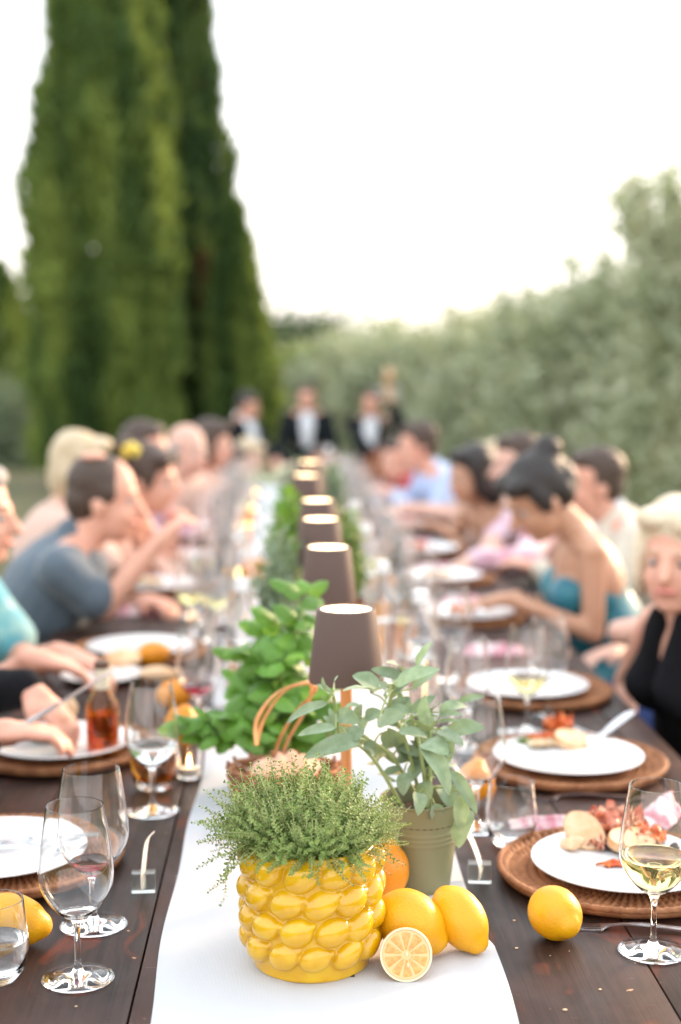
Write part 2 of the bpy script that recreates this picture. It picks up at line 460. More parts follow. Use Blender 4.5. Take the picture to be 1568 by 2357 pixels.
ys = [-40, -5, 0, 3, 6, 8, 9.3, 9.8, 10.3, 10.9, 11.5, 13, 16, 20, 26, 34, 45, 60, 90, 140, 250, 500, 1200]
xs = [-800, -300, -120, -60, -30, -15, -8, -4, -2, 0, 2, 4, 8, 15, 30, 60, 120, 300, 800]
gm = MB(); gm.v = [(x, y, gz(y) - 0.0006 * max(0, y - 30)) for y in ys for x in xs]
nx = len(xs)
gm.f = [(j * nx + i, j * nx + i + 1, (j + 1) * nx + i + 1, (j + 1) * nx + i) for j in range(len(ys) - 1) for i in range(nx - 1)]
tag(gm.build('ground', M['ground']), kind='structure')

# short grass beside the table, uncountable
n = 26000
gx = NPR.uniform(-7, 7, n); gy = NPR.uniform(3.5, 15, n)
keep = (np.abs(gx) > 0.9) | (gy > 9)
gx, gy = gx[keep], gy[keep]; n = len(gx)
gzv = np.array([gz(v) for v in gy])
d = unit(np.stack([NPR.normal(0, .4, n), NPR.normal(0, .4, n), np.ones(n)], 1))
me = np_mesh('grass', leaves(np.stack([gx, gy, gzv], 1), d, NPR.uniform(.05, .12, n), NPR.uniform(.004, .008, n)), 4)
M['grass'] = mat('grass_blades', (0.075, 0.11, 0.03), 0.8, c2=(0.20, 0.19, 0.08), nscale=1.5, translucent=0.2)
tag(mesh_obj('grass', me, M['grass']), 'short green and straw coloured grass round the table', kind='stuff')

def hill(name, x0, x1, y, hgt, seed, deep=60):
    b = MB(); n = 60; r = random.Random(seed)
    for j, (fy, fh) in enumerate(((0, 0), (.3, .6), (.6, .95), (1, 1), (1.6, .2))):
        for i in range(n + 1):
            x = x0 + (x1 - x0) * i / n
            e = math.sin(PI * i / n) ** 0.5
            z = -0.5 - 0.0006 * y + hgt * fh * e * (0.75 + 0.5 * noise.noise(V((x * 0.02 + seed, j * .2, 0)))) + 0.5 * fh * noise.noise(V((x * .3, seed, 0)))
            b.v.append((x, y + deep * fy, z))
    b.f = [(j * (n + 1) + i, j * (n + 1) + i + 1, (j + 1) * (n + 1) + i + 1, (j + 1) * (n + 1) + i) for j in range(4) for i in range(n)]
    tag(b.build(name, M['hill']), kind='structure')
hill('hills', -150, 260, 190, 3.0, 3)

def crown_mesh(c, d, L, W, name): return np_mesh(name, leaves(c, d, L, W), 4)

M['cypress_shaded'] = mat('shaded_cypress_foliage', (0.040, 0.085, 0.032), 0.8, c2=(0.150, 0.200, 0.055), nscale=1.5, stretch=(1.3, 1.3, 0.22), lo=0.42, hi=0.70, translucent=0.22, tcol=(0.16, 0.24, 0.04), spec=0.2)  # shaded copy of the cypress foliage, the shade put into its darker greens
def cypress(x, y, r0, H, label, seed, n=26000, bottom=0.25, prof=None, leaf=0.10, m='cypress'):
    rs = np.random.default_rng(seed)
    root = empty('cypress_tree', (x, y, gz(y)), label, 'tree', 'cypress trees')
    t = MB(); t.tube([(0, 0, -0.1), (0.03, 0, H * .3), (0, 0.03, H * .6), (0, 0, H * .9)], [r0 * .13, r0 * .10, r0 * .06, .015], 10)
    for k in range(7):
        a = k * 2.4; h0 = H * (.04 + .07 * k)
        t.tube([(0, 0, h0), (math.cos(a) * r0 * .4, math.sin(a) * r0 * .4, h0 + r0 * .8), (math.cos(a) * r0 * .6, math.sin(a) * r0 * .6, h0 + r0 * 2)], [.05, .03, .01], 6)
    t.build('trunk', M['bark'], root)
    h = rs.beta(1.05, 1.35, n); a = rs.uniform(0, 2 * PI, n)
    prof = prof or [(0, .78), (.06, .95), (.25, 1.0), (.45, .86), (.65, .62), (.85, .30), (1, .03)]
    pr = np.interp(h, [p[0] for p in prof], [p[1] for p in prof]) * r0
    lob = 1 + .13 * np.sin(a * 3 + seed + h * 5) + .08 * np.sin(a * 7 + h * 9 + seed) + .07 * np.sin(h * 60 + a * 2) + .05 * np.sin(h * 23 + 3 * a + seed)
    rad = pr * lob * np.where(rs.uniform(size=n) < .72, rs.uniform(.84, 1.04, n), rs.uniform(.35, .85, n))
    z = bottom + h * (H - bottom)
    c = np.stack([np.cos(a) * rad, np.sin(a) * rad, z], 1)
    # sprays point up and slightly out
    d = unit(np.stack([np.cos(a) * .45, np.sin(a) * .45, np.full(n, 1.0)], 1) + rs.normal(0, .30, (n, 3)))
    sz = rs.uniform(.7, 1.5, n) * leaf
    vs = leaves(c, d, sz * 1.9, sz * .42)
    mesh_obj('crown', np_mesh('crown', vs, 4), M[m], root)
    return root
cypress(-2.66, 22.0, 1.02, 12.5, 'nearest and widest cypress, its pointed top out of frame, left of the table', 3, 36000, prof=[(0, .85), (.1, .98), (.34, 1.0), (.45, .86), (.59, .62), (.8, .33), (1, .03)])
CB = cypress(-1.86, 24.0, 1.06, 11.2, 'tall cypress standing close behind and right of the widest one', 5, 30000, prof=[(0, .9), (.2, 1.0), (.4, .82), (.56, .63), (.71, .46), (1, .03)], m='cypress_shaded')
cypress(-0.78, 22.8, 0.56, 4.25, 'shorter cypress forming the right shoulder of the cypress clump', 8, 15000)
cypress(-6.55, 34.0, 0.85, 4.1, 'small far cypress at the left edge beyond the big clump', 9, 7000)

M['dead'] = mat('dead_cypress_sprays', (0.20, 0.075, 0.04), 0.9)
_n = 900; _a = NPR.uniform(-2.2, -.6, _n); _z = NPR.uniform(2.6, 3.5, _n)
_c = np.stack([np.cos(_a) * .25 + .66, np.sin(_a) * .16 - .86, _z], 1)
_d = unit(NPR.normal(0, .35, (_n, 3)) + np.array([0, -.3, 1]))
mesh_obj('dead_foliage', np_mesh('dead_foliage', leaves(_c, _d, np.full(_n, .14), np.full(_n, .03)), 4), M['dead'], CB)['label'] = 'reddish brown dead patch'

def olive(x, y, r, H, label, seed, n=16000, leaf=0.075, name='olive_tree', m='olive', group='olive trees on the right', zb=0.1, loose=.25, wisps=0):
    rs = np.random.default_rng(seed); rr = random.Random(seed)
    root = empty(name, (x, y, gz(y) - 0.0006 * max(0, y - 30)), label, 'tree' if 'tree' in name else 'bush', group)
    t = MB(); t.tube([(0, 0, -.1), (.05 * r, 0, H * .15), (-.04 * r, .05, H * .3)], [.14 * r, .10 * r, .08 * r], 8)
    tips = []
    for k in range(8):
        a = k * 2 * PI / 8 + rr.uniform(-.3, .3); e = rr.uniform(.35, .8)
        p = V((math.cos(a) * r * e * .5, math.sin(a) * r * e * .5, H * rr.uniform(.45, .65)))
        q = V((math.cos(a) * r * e, math.sin(a) * r * e, H * rr.uniform(.65, .92)))
        t.tube([(-.04 * r, .05, H * .27), p, q], [.06 * r, .035 * r, .008], 6); tips += [p, q]
    cl = []
    for k in range(34):                       # foliage clumps
        a = rs.uniform(0, 2 * PI); u = rs.uniform(0, 1) ** .5; h = rs.uniform(zb, .95)
        rad = r * u * math.sqrt(max(.12, 1 - ((h - .45) / .62) ** 2))
        cl.append((math.cos(a) * rad, math.sin(a) * rad, h * H))
    cl = np.array(cl); idx = rs.integers(0, len(cl), n)
    c = cl[idx] + rs.normal(0, 1, (n, 3)) * r * loose * rs.uniform(.4, 1.1, n)[:, None]
    c[:, 2] = np.maximum(c[:, 2], 0.05)
    if wisps:                                  # long loose shoots standing out of the crown
        w = []
        for k in range(wisps):
            a = rs.uniform(0, 2 * PI); r1 = r * rs.uniform(.2, .9); st_ = np.array([math.cos(a) * r1, math.sin(a) * r1, H * rs.uniform(.72, .95)])
            dv = np.array([math.cos(a) * rs.uniform(.1, .7), math.sin(a) * .5, rs.uniform(.7, 1.2)]); dv /= np.linalg.norm(dv); ln = rs.uniform(.35, .85)
            t.tube([st_, st_ + dv * ln * .5, st_ + dv * ln], [.008, .006, .003], 5)
            for q in range(46): w.append(st_ + dv * ln * rs.uniform(.1, 1) + rs.normal(0, .035, 3))
        m0 = len(w); c[:m0] = np.array(w)
    d = unit(rs.normal(0, .7, (n, 3)) + np.array([0, 0, .45]))
    sz = rs.uniform(.7, 1.4, n) * leaf
    mesh_obj('crown', np_mesh('crown', leaves(c, d, sz * 1.5, sz * .36), 4), M[m], root)
    t.build('trunk', M['bark'], root)
    return root
olive(3.9, 11.6, 1.35, 3.2, 'nearest olive tree, tall and silvery, at the right edge', 21, 26000, .07, wisps=70)
olive(3.35, 14.6, 1.25, 2.45, 'second olive tree, behind the man in the cream jacket', 22, 20000, .075, wisps=40)
olive(5.1, 16.0, 1.6, 3.85, 'highest olive tree, its loose top reaching up at the right edge', 23, 20000, .08, wisps=70)
olive(3.3, 19.5, 1.6, 2.2, 'low olive tree left of the second one, behind the dark haired woman', 24, 18000, .09, wisps=30)
olive(2.3, 22.5, 1.4, 2.1, 'rounded olive tree behind the double bass player', 25, 15000, .10)
olive(4.6, 24.0, 2.0, 2.4, 'olive tree whose crown shows between the low one and the tallest one', 26, 15000, .11)
olive(1.35, 29.0, 1.5, 2.0, 'far olive tree just right of the middle musician', 27, 12000, .12)
olive(0.1, 38.0, 1.8, 2.6, 'small dark round tree right of the cypresses on the skyline', 28, 9000, .14, 'broadleaf_tree', 'darktree', 'far trees')
olive(3.4, 36.0, 2.0, 2.35, 'far olive tree on the skyline right of the gap', 29, 11000, .14)
olive(0.20, 30.0, 0.62, 2.0, 'bright lime green bush beside the cypresses behind the musicians', 30, 9000, .08, 'lime_bush', 'limebush', 'bushes', zb=.5)
olive(-8.4, 30.0, 1.3, 2.3, 'pale green bush at the left edge beyond the cypresses', 31, 7000, .12, 'green_bush', 'limebush', 'bushes')
olive(-4.9, 27.0, 1.2, 1.2, 'low dark bush between the big cypress and the left edge', 32, 7000, .10, 'dark_bush', 'hedge', 'bushes')
# the far wood closing the view, one mass
n = 60000
fx = NPR.uniform(-45, 60, n); fy = NPR.uniform(52, 66, n)
top = 1.6 + .5 * np.sin(fx * .31) + .4 * np.sin(fx * .83 + 1) + np.clip((fx - 4) * .07, -.4, 1.5)
fz = -.6 + NPR.uniform(0, 1, n) ** .7 * top
d = unit(NPR.normal(0, 1, (n, 3)))
me = np_mesh('far_wood', leaves(np.stack([fx, fy, fz], 1), d, NPR.uniform(.5, .9, n), NPR.uniform(.12, .25, n)), 4)
tag(mesh_obj('far_wood', me, M['hedge']), 'hazy grey green wood along the horizon', kind='stuff')

# ------------------------------------------------------------------ table
TZ = 0.75
table = empty('banquet_table', (0.05, 1.0, 0), 'long dark brown plank table set for dinner, running into the distance', 'table')
edges = [-.64, -.40, -.183, .03, .235, .446, .665, .74]
TY0, TY1 = 0.95, 8.6
for i in range(len(edges) - 1):
    w = edges[i + 1] - edges[i] - .0024
    cuts = [TY0, 2.95 + (i % 3) * .5, 5.4 + (i % 2) * .7, TY1]
    for a, b2 in zip(cuts[:-1], cuts[1:]):
        me = bevel_box((w, b2 - a - .0024, .035), .0018)
        mesh_obj('plank', me, M['wood'], table, ((edges[i] + edges[i + 1]) / 2 - .05, (a + b2) / 2 - 1.0, TZ - .0175 - .0006 * (i % 2)))
for y in (1.2, 3.4, 5.8, 8.3):
    for s in (-1, 1):
        MB().box((0.0 + s * .52, y - 1, .35), (.07, .07, .70), taper=1.1).build('leg', M['wood'], table)
for s in (-1, 1):
    MB().box((s * .55, (TY0 + TY1) / 2 - 1, .665), (.03, TY1 - TY0 - .2, .09)).build('apron', M['wood'], table)

# the runner: a cloth sheet with soft ripples and a wavy edge
rb = MB(); ny, nxr = 520, 28; Y0, Y1 = 1.25, 8.45
for j in range(ny + 1):
    y = Y0 + (Y1 - Y0) * (j / ny) ** 1.5
    el = -.160 + .0035 * math.sin(y * 5.1 + 1) + .0025 * math.sin(y * 13)
    er = .257 + .005 * math.sin(y * 4.3) + .003 * math.sin(y * 11 + 2) - (.006 if y > 1.78 else 0) * min(1, (y - 1.78) / .03 if y > 1.78 else 0)
    for i in range(nxr + 1):
        u = i / nxr; x = el + (er - el) * u
        z = TZ + .0022 + .0026 * (1 + noise.noise(V((x * 7, y * 3.0, 0)))) + .0022 * max(0, noise.noise(V((x * 22 + y * 6, y * 5, 4)))) * (1 if y < 3 else .5)
        for ca, cb, cw in ((1.1, -.35, .02), (-.8, .55, .015), (.25, -.02, .012)):
            dd_ = (x * 1.0 + (y - 1.6) * ca * .35 - cb * .3); z += .0022 * math.exp(-(dd_ / cw) ** 2) * (1 if y < 2.4 else 0)
        if i in (0, nxr): z = TZ + .0012
        rb.v.append((x, y, z))
rb.f = [(j * (nxr + 1) + i, j * (nxr + 1) + i + 1, (j + 1) * (nxr + 1) + i + 1, (j + 1) * (nxr + 1) + i) for j in range(ny) for i in range(nxr)]
tag(rb.build('table_runner', M['linen'], sharp=None), 'white linen runner laid along the middle of the dark table', 'table runner')

# ------------------------------------------------------------------ wine glasses, tumblers
def glass_prof(H, rim, belly, zb, zs, foot, th=.0011, stem=.0037):
    """closed profile: foot, stem, angular bowl; zb = widest height, zs = bowl bottom"""
    out = [(0.0005, 0.0), (foot * .96, 0.0), (foot, .0012), (foot * .97, .0024), (foot * .6, .0042), (stem * 2.1, .0085), (stem * 1.25, .016),
           (stem, .028), (stem * .95, zs * .75), (stem * 1.35, zs - .006), (stem * 2.4, zs + .001)]
    for k in range(1, 8):
        t = k / 8; out.append((stem * 2.4 + (belly - stem * 2.4) * (math.sin(t * PI / 2) ** .92), zs + (zb - zs) * (t ** 1.15)))
    for k in range(0, 9):
        t = k / 8; out.append((belly + (rim - belly) * (t ** 1.35), zb + (H - zb) * t))
    outer = out[:]; inner = []
    for r, z in reversed(out[11:]):
        inner.append((max(r - th, .0004), z if z > zs + .006 else z + .002))
    inner[0] = (rim - th, H)
    inner.append((stem * 1.6, zs + .0045)); inner.append((.0004, zs + .0035))
    return outer + inner, inner

def wine_glass_mesh(H=.216, rim=.034, belly=.0455, zb=.132, zs=.075, foot=.044, n=40):
    pr, inner = glass_prof(H, rim, belly, zb, zs, foot)
    return MB().lathe(pr, n, cap=False).mesh('wine_glass', True, 60), inner

def liquid_mesh(inner, level, gap=.0003, n=40, name='wine'):
    pts = sorted([(r, z) for r, z in inner], key=lambda p: p[1]); pr = [(.0003, pts[0][1] + gap)]
    last = pts[0]
    for r, z in pts:
        if z <= level: pr.append((max(r - gap, .0003), z + gap)); last = (r, z)
        else:
            t = (level - last[1]) / max(z - last[1], 1e-6)
            rl = last[0] + (r - last[0]) * t
            pr += [(rl - gap, level + .0008), (rl - .002, level), (.0003, level - .0001)]; break
    return MB().lathe(pr, n, cap=False).mesh(name, True, 50)

GM, GI = wine_glass_mesh()
GM2, GI2 = wine_glass_mesh(.214, .037, .0485, .128, .070, .0445)
FGM, FGI = wine_glass_mesh(n=20)
FLIQ = {'white': liquid_mesh(FGI, .112, n=20), 'red': liquid_mesh(FGI, .100, n=20), 'water': liquid_mesh(FGI, .115, n=20)}
for k, mm in (('white', 'white_wine'), ('red', 'red_wine'), ('water', 'water')): FLIQ[k].materials.append(M[mm])

def wine_glass(p, label, group=None, liq=None, level=.1, big=False, far=False, s=1.0, rz=0.0):
    r = empty('wine_glass', (p[0], p[1], p[2] + .0006), label, 'wine glass', group, rz); r.scale = (s,) * 3
    if far:
        mesh_obj('glass_body', FGM, M['glass'], r)
        if liq: mesh_obj('drink', FLIQ[liq], None, r)
        return r
    mesh_obj('glass_body', GM2 if big else GM, M['glass'], r)
    if liq:
        mesh_obj('drink', liquid_mesh(GI2 if big else GI, level), M[{'white': 'white_wine', 'red': 'red_wine', 'water': 'water'}[liq]], r)
    return r

def tumbler_prof(H, rb, rm, rt, th=.0016, base=.006):
    o = [(.0004, 0), (rb * .85, 0), (rb, .004), (rb + (rm - rb) * .6, H * .15), (rm, H * .38), (rm * .995, H * .55), (rt + (rm - rt) * .35, H * .8), (rt, H)]
    i = [(rt - th, H), (rt + (rm - rt) * .35 - th, H * .8), (rm * .995 - th, H * .55), (rm - th, H * .38), (rb + (rm - rb) * .6 - th, H * .15 + .002), (rb * .85, base + .003), (.0004, base)]
    return o + i, i
TPR, TIN = tumbler_prof(.100, .027, .0400, .0345)
TM = MB().lathe(TPR, 36, cap=False).mesh('tumbler', True, 60)
FTM = MB().lathe(TPR, 18, cap=False).mesh('tumbler', True, 60)
FTL = liquid_mesh(TIN, .05, n=18); FTL.materials.append(M['water'])
def tumbler(p, label, group=None, level=0, far=False, s=1.0):
    r = empty('tumbler', (p[0], p[1], p[2] + .0006), label, 'tumbler', group); r.scale = (s,) * 3
    mesh_obj('glass_body', FTM if far else TM, M['glass'], r)
    if level: mesh_obj('drink', FTL if far else liquid_mesh(TIN, level, name='water'), M['water'], r)
    return r

wine_glass(G(180, 2253), 'empty clear wine glass in front at the left, nearest the camera', 'wine glasses')
wine_glass(G(216, 2130), 'wider wine glass with some red wine left, behind the front left one', 'wine glasses', 'red', .088, big=True)
wine_glass(G(352, 1868), 'wine glass of clear drink in front of the amber beer bottle', 'wine glasses', 'water', .112)
wine_glass(G(1503, 2190), 'half full glass of white wine at the right edge before the food', 'wine glasses', 'white', .124)
wine_glass(G(1096, 1905), 'wine glass with a last drop of pink wine, just right of the sage plant', 'wine glasses', None, big=True)
tumbler(G(1176, 1945), 'nearly empty tumbler right of the sage pot', 'tumblers', .014)
tumbler(G(-8, 2255), 'tumbler half full of water cut by the left edge, before a lemon', 'tumblers', .05)

# ------------------------------------------------------------------ plates and chargers
def plate_mesh(r, n=64):
    pr = [(.0005, .004), (r * .60, .004), (r * .66, .006), (r * .72, .0105), (r * .98, .017), (r, .0185), (r * .995, .0205), (r * .97, .0205), (r * .73, .0145), (r * .66, .0095), (r * .60, .0085), (.0005, .0085)]
    return MB().lathe(pr, n, cap=False).mesh('plate', True, 60)
PLATE = plate_mesh(.135); SPLATE = plate_mesh(.095)

def charger_mesh(R=.175, n=432, m=88):
    b = MB()
    for j in range(m + 1):
        r = R * (.12 + .88 * j / m); ring = j / m * 11
        for k in range(n):
            a = 2 * PI * k / n
            w = abs(math.sin(PI * ring)) ** .6
            tw = math.sin(a * 72 + (ring // 1) * 1.5 + (ring % 1) * 3.6)
            rise = .012 * max(0, (r / R - .80) / .2) ** 1.5
            z = .0045 + rise + .0036 * w + .0024 * tw * w
            b.v.append((r * math.cos(a), r * math.sin(a), z))
    for j in range(m):
        for k in range(n): b.f.append((j * n + k, j * n + (k + 1) % n, (j + 1) * n + (k + 1) % n, (j + 1) * n + k)[::-1])
    top = len(b.v)
    for r, z in ((R * 1.008, .012), (R * .99, .006), (R * .8, .0005), (R * .12, .0005)):
        for k in range(n): b.v.append((r * math.cos(2 * PI * k / n), r * math.sin(2 * PI * k / n), z))
    prev = m * n
    for q in range(4):
        cur = top + q * n
        for k in range(n): b.f.append((prev + k, prev + (k + 1) % n, cur + (k + 1) % n, cur + k)[::-1])
        prev = cur
    b.f.append(tuple(prev + k for k in range(n))); b.f.append(tuple(k for k in range(n))[::-1])
    b.f = [f[::-1] for f in b.f]
    return b.mesh('charger', True, None)
CH = charger_mesh()
def coil_mesh(R, rad=.0042, n=240, tw=70):
    """outer rope of the charger"""
    b = MB(); m = 10
    for k in range(n):
        a = 2 * PI * k / n
        for j in range(m):
            t = 2 * PI * j / m
            rr = rad * (1 + .22 * math.sin(a * tw + 2 * t))
            b.v.append(((R + rr * math.cos(t)) * math.cos(a), (R + rr * math.cos(t)) * math.sin(a), .0165 + rr * math.sin(t)))
    b.f = [(k * m + j, ((k + 1) % n) * m + j, ((k + 1) % n) * m + (j + 1) % m, k * m + (j + 1) % m) for k in range(n) for j in range(m)]
    return b.mesh('coil', True, None)
COIL = coil_mesh(.174)
def charger(p, label, s=1.0, rz=0.0):
    r = empty('woven_charger', (p[0], p[1], p[2] + .001), label, 'charger plate', 'woven chargers', rz); r.scale = (s,) * 3
    mesh_obj('woven_disc', CH, M['rattan'], r); mesh_obj('rope_rim', COIL, M['rattan'], r)
    return r
def plate(p, label, small=False, z=0.0, group='white plates'):
    o = mesh_obj('dinner_plate' if not small else 'side_plate', SPLATE if small else PLATE, M['porcelain'], None, (p[0], p[1], p[2] + z))
    return tag(o, label, 'plate', group)

# ------------------------------------------------------------------ cutlery
def arc_pts(pts, n=24):
    """smooth curve through points"""
    out = []; m = len(pts)
    for i in range(m - 1):
        p0, p1, p2, p3 = V(pts[max(i - 1, 0)]), V(pts[i]), V(pts[i + 1]), V(pts[min(i + 2, m - 1)])
        for k in range(max(2, n // (m - 1))):
            t = k / max(2, n // (m - 1))
            out.append(.5 * ((2 * p1) + (-p0 + p2) * t + (2 * p0 - 5 * p1 + 4 * p2 - p3) * t * t + (-p0 + 3 * p1 - 3 * p2 + p3) * t ** 3))
    out.append(V(pts[-1])); return out
def fork_parts():
    h = arc_pts([(-.105, 0, .0035), (-.06, 0, .005), (-.01, 0, .009), (.03, 0, .0065), (.045, 0, .0025)], 24)
    w = [.015 - .010 * min(1, i / len(h) * 1.6) for i in range(len(h))]
    for i in range(len(h) - 6, len(h)): w[i] = .006 + (.018) * ((i - (len(h) - 6)) / 5)
    hm = MB().strip(h, w, (0, 1, 0), .0022).mesh('handle', True, 50)
    ts = []
    for k in range(4):
        y = (-1.5 + k) * .0062
        t = arc_pts([(.044, y, .0025), (.06, y, .0012), (.08, y, .003), (.096, y * .95, .010)], 12)
        ts.append(MB().strip(t, [.0034 - .0014 * i / len(t) for i in range(len(t))], (0, 1, 0), .0018).mesh('tine', True, 50))
    return hm, ts
FH, FT = fork_parts()
def fork(p, rz, label, z=.0, s=1.0, tilt=0.0):
    r = empty('fork', (p[0], p[1], p[2] + z), label, 'fork', 'forks', rz); r.scale = (s,) * 3; r.rotation_euler = (0, tilt, rz)
    mesh_obj('handle', FH, M['steel'], r)
    for t in FT: mesh_obj('tine', t, M['steel'], r)
    return r
def knife(p, rz, label, z=0.0, s=1.0, tilt=0.0):
    r = empty('table_knife', (p[0], p[1], p[2] + z), label, 'knife', 'knives'); r.scale = (s,) * 3; r.rotation_euler = (0, tilt, rz)
    h = [(-.11, 0, .004), (-.06, 0, .005), (0, 0, .005), (.01, 0, .004)]
    MB().strip(arc_pts(h, 12), [.014, .016, .017, .017, .016, .015, .014, .013, .012, .011, .010, .010, .010][:13], (0, 1, 0), .006).build('handle', M['steel'], r)
    bl = arc_pts([(.01, 0, .004), (.06, .002, .004), (.11, 0, .004), (.125, -.004, .004)], 12)
    MB().strip(bl, [.010, .013, .016, .018, .019, .020, .020, .020, .019, .018, .015, .010, .003][:len(bl)], (0, 1, 0), .0016).build('blade', M['steel'], r)
    return r

# ------------------------------------------------------------------ lemons
def lemon_mesh(L=.042, R=.031, seed=0, n=40, m=30, nub=.006):
    """long axis along z; blunt nub at the +z end"""
    b = MB(); pr = []
    for i in range(m + 1):
        t = -1 + 2 * i / m
        tt = math.sin(t * PI / 2)
        r = R * math.sqrt(max(0, 1 - tt * tt)) ** .94
        z = L * tt
        if tt > .86: z += nub * ((tt - .86) / .14) ** .8; r = max(r, R * .20 * math.sqrt(max(0, 1 - ((tt - .86) / .14) ** 4)) + r * .35)
        if tt < -.93: z += -.002 * ((-.93 - tt) / .07)
        pr.append((max(r, .0004), z))
    b.lathe(pr, n, cap=True)
    for i, p in enumerate(b.v):
        p = V(p); q = p * (1 + .035 * noise.noise(p * 28 + V((seed * 3.1, 0, 0))) + .012 * noise.noise(p * 110 + V((seed, 0, 5))))
        b.v[i] = tuple(q)
    return b.mesh('lemon', True, None)
def lemon(p, r, label, axis=(1, 0, 0), L=None, seed=0, m='lemon', rest=True, n=40, dz=0.0, cat='lemon'):
    """p: point on the table under the lemon, or its centre when rest is False"""
    L = L or r * 1.28
    me = lemon_mesh(L, r, seed, n, max(14, int(n * .75)), nub=r * .2)
    if rest:
        q0 = V(axis).to_track_quat('Z', 'Y')
        low = min((q0 @ v.co).z for v in me.vertices); c = V((p[0], p[1], p[2] - low + .0005 + dz))
    else: c = V(p)
    o = mesh_obj('lemon', me, None, None, c)
    o.data.materials.append(M[m])
    q = V(axis).to_track_quat('Z', 'Y'); o.rotation_euler = q.to_euler()
    return tag(o, label, cat, 'lemons on the table')
RUN = .0052
lemon(G(944, 2203, TZ + .003), .0385, 'large lemon leaning on the right side of the yellow pot, behind the cut half', (.75, -.10, -.55), .046, 1, dz=.0035)
lemon(G(1058, 2190, TZ + .003), .0315, 'lemon at the runner edge with its nub pointing down to the right', (.50, -.45, -.62), .044, 2, dz=.0035)
lemon(G(1277, 2160), .0335, 'lemon lying on the dark wood at the right with its nub towards the camera', (.38, -.80, -.22), .037, 3)
lemon(G(26, 2180), .034, 'lemon at the left edge behind the water tumbler', (.95, .05, -.22), .047, 4)
lemon(G(884, 2078, TZ + .003), .034, 'deep orange lemon in the gap between yellow pot and green pot', (.2, .3, 1), .040, 5, 'orange_lemon', dz=.004)
lemon(G(420, 1725), .032, 'lemon standing near the beer glass on the left, in front of another lemon', (.2, 0, 1), .040, 6, 'orange_lemon')
lemon(G(405, 1630), .031, 'lemon behind the rim of the clear drink glass on the left', (1, .3, .2), .038, 7, 'orange_lemon')
lemon(G(352, 1535), .031, 'lemon on the left near the red wine glass', (1, .1, .1), .039, 8, 'orange_lemon')
lemon(G(1088, 1850, TZ), .031, 'lemon behind the drooping sage leaves, left of the tumbler', (.3, .2, 1), .036, 9, 'orange_lemon')
lemon(G(925, 1500, TZ), .028, 'lemon right of the nearest lamp shade', (.2, .1, 1), .038, 10, 'orange_lemon')
lemon(G(836, 1245, TZ), .036, 'small bright lemon far down the runner, right of the third lamp', (1, .1, .3), .040, 11, 'orange_lemon')
lemon(G(587, 1330, TZ), .032, 'lemon at the foot of the second herb pot, left of the second lamp', (1, .1, .3), .040, 12, 'orange_lemon')
lemon(G(878, 1420, TZ), .028, 'lemon partly hidden behind the nearest lamp shade, at its right', (1, .1, .3), .036, 13, 'orange_lemon')

# cut half lemon: rind, pith, segments, seed
hc = G(934, 2253, TZ + .003); R0 = .0318
half = empty('half_lemon', (hc.x, hc.y - .004, TZ + .0035 + R0 * .99), 'cut half lemon showing its juicy face, in front of the large lemon', 'lemon half', 'lemons on the table')
fn = V((.03, -.93, .33)).normalized(); half.rotation_euler = fn.to_track_quat('Z', 'Y').to_euler()
pr = [(R0 * math.cos(t), -.040 * math.sin(t) ** 1.0) for t in [PI / 2 * i / 14 for i in range(15)]]
pr[-1] = (.0004, -.041)
hb = MB().lathe(pr[::-1], 48, cap=False).build('rind', M['lemon'], half)
M['pith'] = mat('lemon_pith', (0.74, 0.62, 0.40), 0.5, sub=.3, subrad=(.006, .004, .002))
M['pulp'] = mat('lemon_pulp', (0.68, 0.27, 0.045), 0.18, c2=(0.78, 0.40, 0.10), nscale=160, bump=0.7, bscale=320, dist=.0012, sub=.5, subrad=(.008, .004, .002), coat=.5, detail=2)
rim = [(R0, 0), (R0 * .985, .0009), (R0 * .915, .0006), (R0 * .90, -.0012), (R0 * .80, -.0016)]
MB().lathe(rim[::-1], 48, cap=False).build('pith', M['pith'], half)
M['membrane'] = mat('lemon_membrane', (0.80, 0.50, 0.22), 0.4, sub=.4, subrad=(.006, .004, .002))
MB().lathe([(.0004, -.0001), (R0 * .90, -.0001)], 48, cap=False).build('membrane', M['membrane'], half)
rl = random.Random(4)
angs = [2 * PI * (k + rl.uniform(-.12, .12)) / 10 for k in range(10)]
for k in range(10):
    a0, a1 = angs[k], angs[(k + 1) % 10] + (2 * PI if k == 9 else 0)
    cx = (a0 + a1) / 2; b = MB(); pts = []
    g = .00025
    def pt(r, a, z):
        c = V((math.cos(cx), math.sin(cx), 0)) * .0012
        return V((r * math.cos(a), r * math.sin(a), z)) + c
    nA, nR = 7, 6; vs = []
    for i in range(nR + 1):
        r = R0 * (.045 + .825 * i / nR)
        for j in range(nA + 1):
            a = a0 + (a1 - a0) * (j / nA); da = g / max(r, .004); a = a0 + da + (a1 - a0 - 2 * da) * j / nA
            rr = r
            if i == nR: rr = r * (1 - .07 * abs(2 * j / nA - 1) ** 4)
            e = min(i, nR - i, j, nA - j)
            vs.append(pt(rr, a, -.0012 + (.0016 if e > 0 else 0) + .0005 * noise.noise(V((r * 900, a * 9, k)))))
    fs = [(i * (nA + 1) + j, i * (nA + 1) + j + 1, (i + 1) * (nA + 1) + j + 1, (i + 1) * (nA + 1) + j)[::-1] for i in range(nR) for j in range(nA)]
    fs = [f[::-1] for f in fs]
    b.add(vs, fs).build('segment', M['pulp'], half, sharp=None)
MB().ell((.0008, .0006, .0012), (.0016, .0030, .0014)).build('seed', M['pith'], half)
MB().ell((.0018, -.012, .0010), (.0012, .0028, .0012)).build('seed', M['pith'], half)
